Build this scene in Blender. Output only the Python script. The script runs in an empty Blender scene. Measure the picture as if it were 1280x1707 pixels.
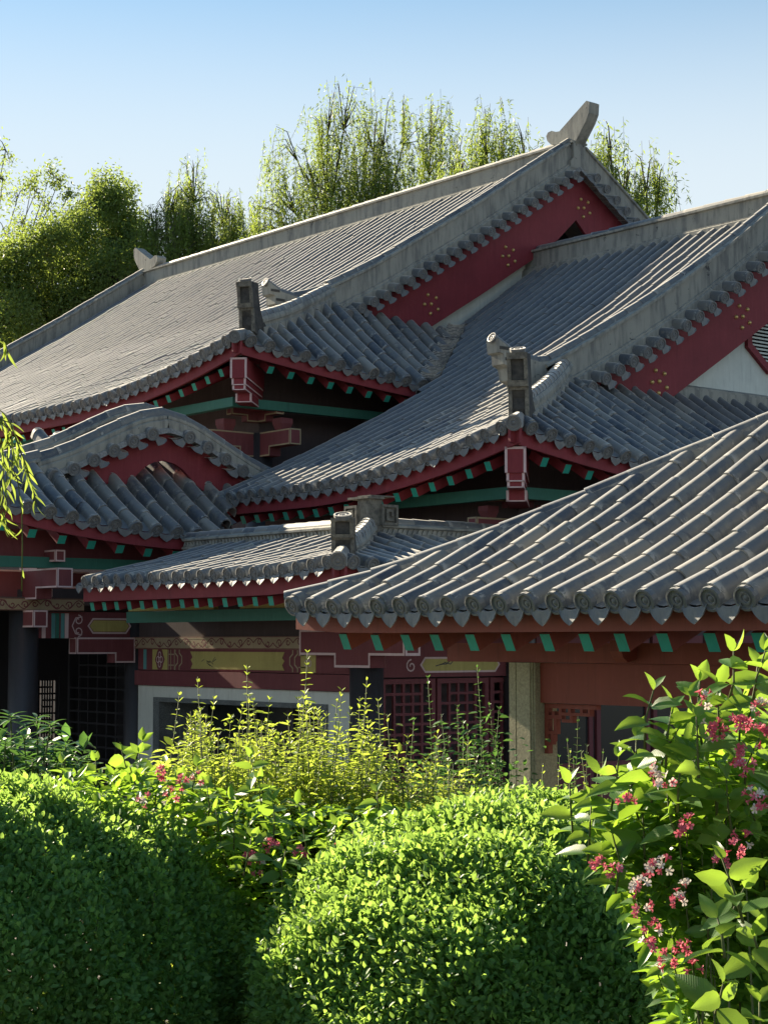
import bpy, math, random
import numpy as np
from mathutils import Matrix, Vector
random.seed(7); rng = np.random.default_rng(11)
R = math.radians
sc = bpy.context.scene
col = sc.collection

# ------------------------------------------------------------------ camera
F, HOR, AL, ZC = 3000.0, 1072.0, 39.0, 2.5          # focal length and horizon in photo pixels, yaw, eye height
pit = math.atan((HOR - 853.5) / F); yaw = R(180 - AL)
FW = np.array([math.cos(yaw)*math.cos(pit), math.sin(yaw)*math.cos(pit), math.sin(pit)])
RT = np.array([math.sin(yaw), -math.cos(yaw), 0.0]); UP = np.cross(RT, FW)
CAM = np.array([0.0, 0.0, ZC])
cd = bpy.data.cameras.new('camera'); cam = bpy.data.objects.new('camera', cd); col.objects.link(cam)
cd.sensor_fit = 'VERTICAL'; cd.sensor_height = 36; cd.sensor_width = 36; cd.lens = F/1707*36
cd.clip_start = 0.1; cd.clip_end = 3000
M = Matrix.Identity(4)
for i in range(3):
    M[i][0], M[i][1], M[i][2], M[i][3] = RT[i], UP[i], -FW[i], CAM[i]
cam.matrix_world = M
sc.camera = cam

# ------------------------------------------------------------------ light
SUN_EL, SUN_AZ = 26.0, 183.0                         # degrees; azimuth counted from +X to +Y
sdir = Vector((math.cos(R(SUN_EL))*math.cos(R(SUN_AZ)), math.cos(R(SUN_EL))*math.sin(R(SUN_AZ)), math.sin(R(SUN_EL))))
w = bpy.data.worlds.new('World'); sc.world = w; w.use_nodes = True
nt = w.node_tree; bg = nt.nodes['Background']
sky = nt.nodes.new('ShaderNodeTexSky'); sky.sky_type = 'NISHITA'; sky.sun_disc = False
sky.sun_elevation = R(SUN_EL); sky.sun_rotation = R(90 - SUN_AZ)
sky.air_density = 1.0; sky.dust_density = 0.0; sky.ozone_density = 3.0; sky.altitude = 50
# pale haze band round the whole horizon
tcw = nt.nodes.new('ShaderNodeTexCoord'); sxw = nt.nodes.new('ShaderNodeSeparateXYZ'); nt.links.new(tcw.outputs['Generated'], sxw.inputs[0])
mrw = nt.nodes.new('ShaderNodeMapRange'); mrw.interpolation_type = 'SMOOTHSTEP'; nt.links.new(sxw.outputs[2], mrw.inputs[0])
mrw.inputs[1].default_value = 0.40; mrw.inputs[2].default_value = 0.23; mrw.inputs[3].default_value = 0.0; mrw.inputs[4].default_value = 0.9
mxw = nt.nodes.new('ShaderNodeMix'); mxw.data_type = 'RGBA'; nt.links.new(mrw.outputs[0], mxw.inputs[0]); tnw = nt.nodes.new('ShaderNodeMix'); tnw.data_type = 'RGBA'; tnw.blend_type = 'MULTIPLY'; tnw.inputs[0].default_value = 1; nt.links.new(sky.outputs[0], tnw.inputs[6]); tnw.inputs[7].default_value = (.86, .95, .85, 1); nt.links.new(tnw.outputs[2], mxw.inputs[6]); mxw.inputs[7].default_value = (4.5, 5.0, 5.3, 1)
nt.links.new(mxw.outputs[2], bg.inputs[0]); bg.inputs[1].default_value = 0.050
sl = bpy.data.lights.new('sun', 'SUN'); sl.energy = 5.0; sl.angle = R(0.6); sl.color = (1.0, 0.86, 0.64)
so = bpy.data.objects.new('sun', sl); col.objects.link(so); so.rotation_euler = (-sdir).to_track_quat('-Z', 'Y').to_euler()
so.location = (-20, 0, 30)
vs = sc.view_settings; vs.view_transform = 'Standard'; vs.look = 'None'; vs.exposure = 1.85; vs.gamma = 1.0; vs.use_curve_mapping = False

# ------------------------------------------------------------------ pixel helpers
def ray(px, py): return FW + RT*(px-640)/F + UP*(853.5-py)/F
def atx(px, py, x): d = ray(px, py); return CAM + d*(x/d[0])
def aty(px, py, y): d = ray(px, py); return CAM + d*(y/d[1])
def atD(px, py, D): return CAM + ray(px, py)*D
def proj(p):
    q = np.asarray(p, float) - CAM; z = q @ FW
    return 640 + F*(q @ RT)/z, 853.5 - F*(q @ UP)/z, z

# ------------------------------------------------------------------ object helpers
WM = {}
def link(o, parent, W):
    col.objects.link(o)
    WM[o.name] = W
    if parent is not None:
        o.parent = parent
        o.matrix_parent_inverse = WM[parent.name].inverted()
    o.matrix_basis = W
    return o
def thing(name, label, cat, loc, group=None):
    o = bpy.data.objects.new(name, None); o.empty_display_size = 0.3
    o['label'] = label; o['category'] = cat
    if group: o['group'] = group
    return link(o, None, Matrix.Translation(loc))
def inst(name, me, parent, W): return link(bpy.data.objects.new(name, me), parent, W)
I4 = Matrix.Identity(4)

class MB:
    def __init__(s): s.v = []; s.f = []; s.m = []; s.sm = []
    def add(s, verts, faces, mi=0, smooth=False):
        o = len(s.v); s.v += [tuple(map(float, p)) for p in verts]
        s.f += [tuple(i+o for i in f) for f in faces]; s.m += [mi]*len(faces); s.sm += [smooth]*len(faces)
    def box(s, a, b, mi=0):
        x0, y0, z0 = a; x1, y1, z1 = b
        s.add([(x0,y0,z0),(x1,y0,z0),(x1,y1,z0),(x0,y1,z0),(x0,y0,z1),(x1,y0,z1),(x1,y1,z1),(x0,y1,z1)],
              [(0,3,2,1),(4,5,6,7),(0,1,5,4),(1,2,6,5),(2,3,7,6),(3,0,4,7)], mi)
    def obox(s, o, ax, ay, az, a, b, mi=0):
        o = np.array(o, float); A = np.array([ax, ay, az], float)
        pts = []
        for z in (a[2], b[2]):
            for x, y in ((a[0],a[1]),(b[0],a[1]),(b[0],b[1]),(a[0],b[1])):
                pts.append(o + A.T @ np.array([x, y, z]))
        s.add(pts, [(0,3,2,1),(4,5,6,7),(0,1,5,4),(1,2,6,5),(2,3,7,6),(3,0,4,7)], mi)
    def prism(s, poly, o, ea, eb, en, h, mi=0, smooth=False):       # 2D polygon on (ea, eb), extruded by h along en
        o = np.array(o, float); ea = np.array(ea, float); eb = np.array(eb, float); en = np.array(en, float)
        n = len(poly)
        lo = [o + ea*a + eb*b for a, b in poly]; hi = [p + en*h for p in lo]
        s.add(lo + hi, [tuple(range(n-1, -1, -1)), tuple(range(n, 2*n))] + [(i, (i+1) % n, n+(i+1) % n, n+i) for i in range(n)], mi, smooth)
    def sweep(s, path, sec, side, mi=0, up=(0,0,1), smooth=False, closed=True, upfix=False):
        # sec: (offset along side, offset along the in-plane normal); side may be one vector or one per point
        P = [np.array(p, float) for p in path]; n = len(P); m = len(sec); up = np.array(up, float)
        rows = []
        for i in range(n):
            t = P[min(i+1, n-1)] - P[max(i-1, 0)]; t /= np.linalg.norm(t)
            sd = np.array(side[i] if isinstance(side, list) else side, float)
            nn = up if upfix else np.cross(t, sd)
            nn = nn/np.linalg.norm(nn)
            if nn @ up < 0: nn = -nn
            rows += [P[i] + sd*a + nn*b for a, b in sec]
        fs = []
        for i in range(n-1):
            for j in range(m if closed else m-1):
                k = (j+1) % m
                fs.append((i*m+j, i*m+k, (i+1)*m+k, (i+1)*m+j))
        s.add(rows, fs, mi, smooth)
        if closed:
            s.add([rows[j] for j in range(m)], [tuple(range(m-1, -1, -1))], mi); s.add([rows[(n-1)*m+j] for j in range(m)], [tuple(range(m))], mi)
    def tube(s, path, rad, seg=6, mi=0, smooth=True):
        P = [np.array(p, float) for p in path]; n = len(P); rows = []
        rad = rad if hasattr(rad, '__len__') else [rad]*n
        for i in range(n):
            t = P[min(i+1, n-1)] - P[max(i-1, 0)]; t /= (np.linalg.norm(t) + 1e-9)
            a = np.cross(t, (0.31, 0.2, 0.93)); 
            if np.linalg.norm(a) < 1e-3: a = np.cross(t, (1, 0, 0))
            a /= np.linalg.norm(a); b = np.cross(t, a)
            rows += [P[i] + (a*math.cos(q) + b*math.sin(q))*rad[i] for q in [2*math.pi*k/seg for k in range(seg)]]
        fs = [(i*seg+j, i*seg+(j+1) % seg, (i+1)*seg+(j+1) % seg, (i+1)*seg+j) for i in range(n-1) for j in range(seg)]
        fs += [tuple(range(seg-1, -1, -1)), tuple(range((n-1)*seg, n*seg))]
        s.add(rows, fs, mi, smooth)
    def mesh(s, name, mats):
        me = bpy.data.meshes.new(name); me.from_pydata(s.v, [], s.f); 
        for m in (mats if isinstance(mats, (list, tuple)) else [mats]): me.materials.append(m)
        me.polygons.foreach_set('material_index', s.m); me.polygons.foreach_set('use_smooth', s.sm)
        me.update(); return me
    def build(s, name, mats, parent=None, W=I4, **props):
        o = inst(name, s.mesh(name, mats), parent, W)
        for k, v in props.items(): o[k] = v
        return o

def inset(poly, w):
    n = len(poly); A = sum(poly[i][0]*poly[(i+1) % n][1] - poly[(i+1) % n][0]*poly[i][1] for i in range(n)); sgn = 1 if A > 0 else -1
    out = []
    for i in range(n):
        p0, p1, p2 = [np.array(poly[k % n], float) for k in (i-1, i, i+1)]
        d1 = p1-p0; d1 /= np.linalg.norm(d1); d2 = p2-p1; d2 /= np.linalg.norm(d2)
        n1 = np.array([-d1[1], d1[0]])*sgn; n2 = np.array([-d2[1], d2[0]])*sgn
        k = 1 + n1 @ n2
        out.append(tuple(p1 + (n1+n2)*w/max(k, 0.3)))
    return out
def framed(mb, poly, o, ea, eb, en, h, w, mi=0, fi=1, back=True):
    """slab with a painted border strip standing 3 mm proud on its faces"""
    mb.prism(poly, o, ea, eb, en, h, mi)
    o = np.array(o, float); ea = np.array(ea, float); eb = np.array(eb, float); en = np.array(en, float)
    q = inset(poly, w); n = len(poly)
    for off in ((h+0.003, -0.003) if back else (h+0.003,)):
        v = [o+ea*a+eb*b+en*off for a, b in poly] + [o+ea*a+eb*b+en*off for a, b in q]
        mb.add(v, [(i, (i+1) % n, n+(i+1) % n, n+i) for i in range(n)], fi)

def leaf_mesh(name, P, D, N, L, W, mat, parent, fold=0.25, kind='hex', **props):
    n = len(P); P = np.asarray(P, float); D = D/np.linalg.norm(D, axis=1)[:, None]
    S = np.cross(D, N); S /= np.linalg.norm(S, axis=1)[:, None]+1e-9; Nn = np.cross(S, D)
    L = np.broadcast_to(L, n)[:, None]; W = np.broadcast_to(W, n)[:, None]
    if kind == 'hex':
        pts = [(0,0,0),(-.42,.3,fold),(-.36,.68,fold),(0,1,-.08),(.36,.68,fold),(.42,.3,fold)]
        faces = [(0,3,2,1),(0,5,4,3)]
    else:
        pts = [(0,0,0),(-.5,.42,fold),(0,1,-.1),(.5,.42,fold)]; faces = None
    V = np.stack([P + S*W*a + D*L*b + Nn*W*c*0.5 for a, b, c in pts], 1)
    k = len(pts); me = bpy.data.meshes.new(name)
    me.vertices.add(n*k); me.vertices.foreach_set('co', V.reshape(-1).astype(np.float32))
    base = (np.arange(n)*k)[:, None]
    if kind == 'hex': fa = np.concatenate([base + np.array(f) for f in faces], 1).reshape(-1); c = 4; nf = 2*n
    else: fa = np.concatenate([base + np.array((0,2,1)), base + np.array((0,3,2))], 1).reshape(-1); c = 3; nf = 2*n
    me.loops.add(len(fa)); me.loops.foreach_set('vertex_index', fa.astype(np.int32))
    me.polygons.add(nf); me.polygons.foreach_set('loop_start', (np.arange(nf)*c).astype(np.int32)); me.polygons.foreach_set('loop_total', np.full(nf, c, np.int32))
    me.materials.append(mat); me.update(calc_edges=True)
    o = inst(name, me, parent, I4)
    for kk, v in props.items(): o[kk] = v
    return o

# ------------------------------------------------------------------ materials
def nodes(name):
    m = bpy.data.materials.new(name); m.use_nodes = True; t = m.node_tree
    return m, t, t.nodes, t.links, t.nodes['Principled BSDF']
def nd(t, typ, **kw):
    n = t.nodes.new(typ)
    for k, v in kw.items():
        if k in n.inputs: n.inputs[k].default_value = v
        else: setattr(n, k, v)
    return n
def ramp(t, src, stops):
    r = t.nodes.new('ShaderNodeValToRGB'); t.links.new(src, r.inputs[0])
    e = r.color_ramp.elements
    while len(e) < len(stops): e.new(0.5)
    for q, (p, c) in zip(e, stops): q.position = p; q.color = (*c, 1)
    return r.outputs[0]
def mix(t, a, b, fac, mode='MIX'):
    n = t.nodes.new('ShaderNodeMix'); n.data_type = 'RGBA'; n.blend_type = mode
    for s, i in ((fac, 0), (a, 6), (b, 7)):
        if isinstance(s, (int, float)): n.inputs[i].default_value = s
        elif isinstance(s, tuple): n.inputs[i].default_value = (*s, 1)
        else: t.links.new(s, n.inputs[i])
    return n.outputs[2]
def noise(t, scale, detail=4, rough=0.6, stretch=None, dist=0.0):
    g = t.nodes.new('ShaderNodeNewGeometry'); s = g.outputs['Position']
    if stretch:
        mp = t.nodes.new('ShaderNodeMapping'); mp.inputs['Scale'].default_value = stretch; t.links.new(s, mp.inputs[0]); s = mp.outputs[0]
    n = nd(t, 'ShaderNodeTexNoise', Scale=scale, Detail=detail, Roughness=rough, Distortion=dist); t.links.new(s, n.inputs['Vector'])
    return n.outputs[0]
def bump(t, p, h, strength=0.3, dist=0.01):
    b = nd(t, 'ShaderNodeBump', Strength=strength, Distance=dist); t.links.new(h, b.inputs['Height']); t.links.new(b.outputs[0], p.inputs['Normal'])

def paint(name, c, rough=0.6, dirt=0.35, grain=0.15, spec=0.3, fade=None):
    m, t, N, L, p = nodes(name)
    big = noise(t, 1.3, 6, 0.65); fine = noise(t, 22, 5, 0.7)
    d = tuple(x*0.55 for x in c); f = fade or tuple(min(1, x*1.25+0.012) for x in c)
    a = mix(t, c, d, ramp_f(t, big, 0.42, 0.72, dirt)); a = mix(t, a, f, ramp_f(t, fine, 0.5, 0.75, grain))
    L.new(a, p.inputs['Base Color']); p.inputs['Roughness'].default_value = rough; p.inputs['Specular IOR Level'].default_value = spec
    st = noise(t, 5.0, 5, 0.7, stretch=(3.5, 3.5, .35)); a = mix(t, a, tuple(min(1, x*1.5+.03) for x in c), ramp_f(t, st, 0.55, 0.75, 0.28)); a = mix(t, a, tuple(x*.5 for x in c), ramp_f(t, st, 0.44, 0.30, 0.4))
    L.new(a, p.inputs['Base Color']); bump(t, p, fine, 0.12, 0.004); return m
def ramp_f(t, src, a, b, amt):
    n = nd(t, 'ShaderNodeMapRange'); t.links.new(src, n.inputs[0])
    n.inputs[1].default_value = a; n.inputs[2].default_value = b; n.inputs[3].default_value = 0; n.inputs[4].default_value = amt
    return n.outputs[0]

def tile_mat(name, field=False):
    m, t, N, L, p = nodes(name)
    oi = t.nodes.new('ShaderNodeObjectInfo'); ge = t.nodes.new('ShaderNodeNewGeometry')
    src = ge.outputs['Random Per Island'] if field else oi.outputs['Random']
    st = [(0.0, (.105, .115, .13)), (.5, (.125, .133, .142)), (1.0, (.145, .15, .155))] if field else [(0.0, (.05, .062, .085)), (0.10, (.075, .088, .108)), (0.16, (.11, .12, .132)), (0.55, (.135, .142, .148)), (0.86, (.165, .166, .160)), (1.0, (.25, .24, .215))]
    c = ramp(t, src, st)
    big = noise(t, 3.2, 6, 0.7, dist=0.6); mid = noise(t, 14, 5, 0.65); fine = noise(t, 70, 4, 0.7); wear = noise(t, 7.0, 5, 0.7, dist=1.2)
    c = mix(t, c, (.030, .040, .062), ramp_f(t, big, 0.57, 0.63, 0.3 if field else 0.62))           # dark glazed patches
    c = mix(t, c, (.27, .25, .20), ramp_f(t, mid, 0.50, 0.74, 0.35 if field else 0.55))                # dust and lichen
    c = mix(t, c, (.20, .185, .13), ramp_f(t, wear, 0.56, 0.70, 0.25 if field else 0.5))              # brownish moss film
    c = mix(t, c, (.42, .40, .36), ramp_f(t, fine, 0.64, 0.78, 0.14 if field else 0.36))              # mortar specks
    if not field:                                                                   # lime mortar squeezed out at the joint
        tc = t.nodes.new('ShaderNodeTexCoord'); sx = t.nodes.new('ShaderNodeSeparateXYZ'); L.new(tc.outputs['Object'], sx.inputs[0])
        j = ramp_f(t, sx.outputs[1], 0.055, 0.012, 1.0); q = nd(t, 'ShaderNodeMath', operation='MULTIPLY'); L.new(j, q.inputs[0]); L.new(ramp_f(t, wear, 0.50, 0.56, 0.75), q.inputs[1])
        c = mix(t, c, (.40, .385, .35), q.outputs[0])
    L.new(c, p.inputs['Base Color']); p.inputs['Roughness'].default_value = 0.5; p.inputs['Specular IOR Level'].default_value = 0.5
    p.inputs['Sheen Weight'].default_value = 0.65; p.inputs['Sheen Roughness'].default_value = 0.35; p.inputs['Sheen Tint'].default_value = (1.0, .97, .91, 1)
    bump(t, p, mix(t, mid, fine, 0.5), 0.25, 0.005); return m
def stucco_mat():
    m, t, N, L, p = nodes('grey_stucco')
    streak = noise(t, 3.0, 5, 0.6, stretch=(3, 3, 0.5)); big = noise(t, 0.9, 5, 0.6); fine = noise(t, 40, 5, 0.7); spot = noise(t, 5.5, 6, 0.75, dist=0.8)
    c = mix(t, (.30, .295, .26), (.17, .17, .16), ramp_f(t, streak, 0.45, 0.62, 0.95)); c = mix(t, c, (.36, .345, .295), ramp_f(t, big, 0.5, 0.7, 0.6))
    c = mix(t, c, (.035, .037, .042), ramp_f(t, spot, 0.63, 0.67, 0.85)); c = mix(t, c, (.32, .31, .28), ramp_f(t, fine, 0.62, 0.8, 0.3))
    L.new(c, p.inputs['Base Color']); p.inputs['Roughness'].default_value = 0.9
    bump(t, p, mix(t, fine, spot, 0.6), 0.5, 0.012); return m
def leaf_mat(name, c0, c1, tr, trans=0.45, rough=0.45, spec=0.4):
    m, t, N, L, p = nodes(name)
    ge = t.nodes.new('ShaderNodeNewGeometry'); oi = t.nodes.new('ShaderNodeObjectInfo')
    ad = nd(t, 'ShaderNodeMath', operation='ADD'); L.new(oi.outputs['Random'], ad.inputs[0]); L.new(ge.outputs['Random Per Island'], ad.inputs[1])
    fr = nd(t, 'ShaderNodeMath', operation='FRACT'); L.new(ad.outputs[0], fr.inputs[0])
    c = ramp(t, fr.outputs[0], [(0, c0), (0.7, tuple((a+b)/2 for a, b in zip(c0, c1))), (1, c1)])
    L.new(c, p.inputs['Base Color']); p.inputs['Roughness'].default_value = rough; p.inputs['Specular IOR Level'].default_value = spec
    tb = t.nodes.new('ShaderNodeBsdfTranslucent'); L.new(mix(t, tr, tuple(min(1, x*0.6) for x in tr), fr.outputs[0]), tb.inputs[0])
    mx = t.nodes.new('ShaderNodeMixShader'); mx.inputs[0].default_value = trans
    L.new(p.outputs[0], mx.inputs[1]); L.new(tb.outputs[0], mx.inputs[2]); L.new(mx.outputs[0], t.nodes['Material Output'].inputs[0]); return m
def grainy(name, a, b, sc_=60, rough=0.9):
    m, t, N, L, p = nodes(name); f = noise(t, sc_, 3, 0.7); g = noise(t, 2.5, 4, 0.6)
    c = mix(t, a, b, ramp_f(t, f, 0.35, 0.65, 1.0)); c = mix(t, c, tuple(x*0.6 for x in b), ramp_f(t, g, 0.5, 0.75, 0.5))
    L.new(c, p.inputs['Base Color']); p.inputs['Roughness'].default_value = rough; bump(t, p, f, 0.4, 0.004); return m

TILE = tile_mat('grey_tile'); TILEF = tile_mat('grey_tile_far', True); STUCCO = stucco_mat(); DSTONE = grainy('dark_carved_clay', (.085, .08, .072), (.035, .035, .036), 9); MSTONE = grainy('worn_clay_edge', (.21, .195, .16), (.085, .08, .07), 14)
RED = paint('red_paint', (.215, .030, .040), 0.66, 0.45, 0.2, fade=(.27, .07, .072)); RED_SUN = paint('sunlit_red_paint', (.23, .055, .035), 0.6, 0.4, 0.15)  # second red, for the corridor, has warm sunlight put into its colour
DRED = paint('dark_red_wood', (.165, .046, .052), 0.7); GREEN = paint('green_paint', (.025, .30, .23), 0.55, 0.3, 0.2)
DGREEN = paint('dark_green_paint', (.035, .155, .12), 0.6); WHITE = paint('white_plaster', (.60, .63, .58), 0.85, 0.35, 0.15)
PINK = paint('pale_outline_paint', (.60, .45, .45), 0.6, 0.3, 0.2); TAN = paint('tan_paint', (.34, .27, .17), 0.65)
YEL = paint('ochre_paint', (.42, .36, .12), 0.7, 0.5, 0.35); BLACK = paint('black_wood', (.040, .040, .046), 0.45, 0.3, 0.25, spec=0.5)
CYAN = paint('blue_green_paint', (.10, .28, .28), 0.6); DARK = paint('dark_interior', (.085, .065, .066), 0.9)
STONE = grainy('speckled_stone', (.42, .39, .25), (.26, .24, .16)); GRAN = grainy('grey_granite', (.20, .22, .22), (.07, .08, .08), 90)
GOLD, _t, _n, _l, _p = nodes('gold'); _p.inputs['Base Color'].default_value = (.62, .45, .18, 1); _p.inputs['Metallic'].default_value = 0.7; _p.inputs['Roughness'].default_value = 0.45
MORTAR = grainy('lime_mortar', (.33, .32, .30), (.17, .17, .17), 30)
BARK = grainy('bark', (.09, .075, .055), (.04, .033, .026), 25); SOIL = grainy('soil', (.06, .05, .035), (.035, .03, .02), 8)
GLASSY, _t, _n, _l, _p = nodes('window_glass'); _p.inputs['Base Color'].default_value = (.03, .035, .035, 1); _p.inputs['Roughness'].default_value = 0.12

# ------------------------------------------------------------------ ground
def ground():
    n = 60; mb = MB(); S = 400
    xs = [(-1 if i < 0 else 1)*abs(i/30)**2*S for i in range(-30, 31)]
    v = [(x, y, 0.06*math.sin(x*0.7)*math.cos(y*0.6) - 0.06) for x in xs for y in xs]; k = len(xs)
    mb.add(v, [(i*k+j, (i+1)*k+j, (i+1)*k+j+1, i*k+j+1) for i in range(k-1) for j in range(k-1)], 0, True)
    mb.build('ground', SOIL, None, kind='structure')
ground()
BOUNCE_PAVE = grainy('bounce_paving', (.36, .34, .30), (.26, .25, .22), 5)
mb = MB(); mb.box((-34, 9.3, -.02), (-3, 19, .12)); mb.build('bounce_pavement', BOUNCE_PAVE, None, kind='structure')  # unseen pale paving, added to bounce light up under the eaves

# ------------------------------------------------------------------ roof kit
def pchip(pts):
    x = [p[0] for p in pts]; y = [p[1] for p in pts]; n = len(x)
    h = [x[i+1]-x[i] for i in range(n-1)]; dl = [(y[i+1]-y[i])/h[i] for i in range(n-1)]
    m = [dl[0]] + [2*dl[i-1]*dl[i]/(dl[i-1]+dl[i]) if dl[i-1]*dl[i] > 0 else 0 for i in range(1, n-1)] + [dl[-1]]
    def f(t):
        if t <= x[0]: return y[0] + m[0]*(t-x[0])
        if t >= x[-1]: return y[-1] + m[-1]*(t-x[-1])
        i = 0
        while t > x[i+1]: i += 1
        s = (t-x[i])/h[i]
        return (y[i]*(1+2*s)*(1-s)**2 + h[i]*m[i]*s*(1-s)**2 + y[i+1]*s*s*(3-2*s) + h[i]*m[i+1]*s*s*(s-1))
    return f

def tube_tile_mesh(r, L, seg=9, name='tube_tile', taper=0.90):
    mb = MB(); r1 = r*taper; rows = []
    for yy, rr in ((-0.012, r), (L*0.5, (r+r1)/2), (L+0.02, r1)):
        rows += [(rr, yy, -r*.75)] + [(rr*math.cos(math.pi*k/(seg-2)), yy, rr*math.sin(math.pi*k/(seg-2))+r*.18) for k in range(seg-1)] + [(-rr, yy, -r*.75)]
    k = seg+1
    mb.add(rows, [(i*k+j, (i+1)*k+j, (i+1)*k+j+1, i*k+j+1) for i in range(2) for j in range(seg)], 0, True)
    mb.add([(x, -.012, z) for x, _, z in rows[:k]] + [(x*.8, -.012, z*.8) for x, _, z in rows[:k]], [(j, j+1, k+j+1, k+j) for j in range(seg)], 0)
    return mb.mesh(name, TILE)
def disc_mesh(r, name='eave_disc', seg=16):
    mb = MB(); rows = []
    prof = [(r*1.02, 0.03), (r*1.10, 0.0), (r*1.10, -0.018), (r*0.90, -0.020), (r*0.86, -0.008), (r*0.60, -0.007), (r*0.55, -0.014), (r*0.40, -0.013), (r*0.34, -0.004), (r*0.18, -0.012)]
    for rr, yy in prof: rows += [(rr*math.cos(2*math.pi*k/seg), yy, rr*math.sin(2*math.pi*k/seg)) for k in range(seg)]
    rows.append((0, -0.016, 0)); n = len(prof)
    mb.add(rows, [(i*seg+j, i*seg+(j+1) % seg, (i+1)*seg+(j+1) % seg, (i+1)*seg+j) for i in range(n-1) for j in range(seg)] + [((n-1)*seg+j, (n-1)*seg+(j+1) % seg, n*seg) for j in range(seg)], 0, False)
    return mb.mesh(name, TILEF)
def drip_mesh(w, h, name='drip_tile'):
    mb = MB(); n = 8; th = 0.014; V = []
    for yo in (0.0, th):
        for lvl in range(3):
            for i in range(n+1):
                a = -1 + 2*i/n
                top = -0.028*(1-a*a) + 0.006; bot = -h*(1-abs(a))**0.62*0.9 - 0.022
                z = top + (bot-top)*lvl/2
                V.append((a*w, -0.035*lvl/2 - 0.05*(1-a*a)*0.5 + yo, z))
    k = n+1; fs = []
    for i in range(2):
        for j in range(n):
            fs.append((i*k+j, (i+1)*k+j, (i+1)*k+j+1, i*k+j+1)); b = 3*k; fs.append((b+i*k+j, b+i*k+j+1, b+(i+1)*k+j+1, b+(i+1)*k+j))
    for j in range(n): fs.append((2*k+j, 3*k+2*k+j, 3*k+2*k+j+1, 2*k+j+1)); fs.append((j, j+1, 3*k+j+1, 3*k+j))
    mb.add(V, fs, 0, False)
    # the pan tile the drip belongs to
    V = [(a*w, d, 0.012 - 0.028*(1-a*a)) for d in (0.0, 0.22) for a in (-1, -.5, 0, .5, 1)]
    mb.add(V, [(j, j+1, 5+j+1, 5+j) for j in range(4)], 0, True)
    return mb.mesh(name, TILEF)

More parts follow.
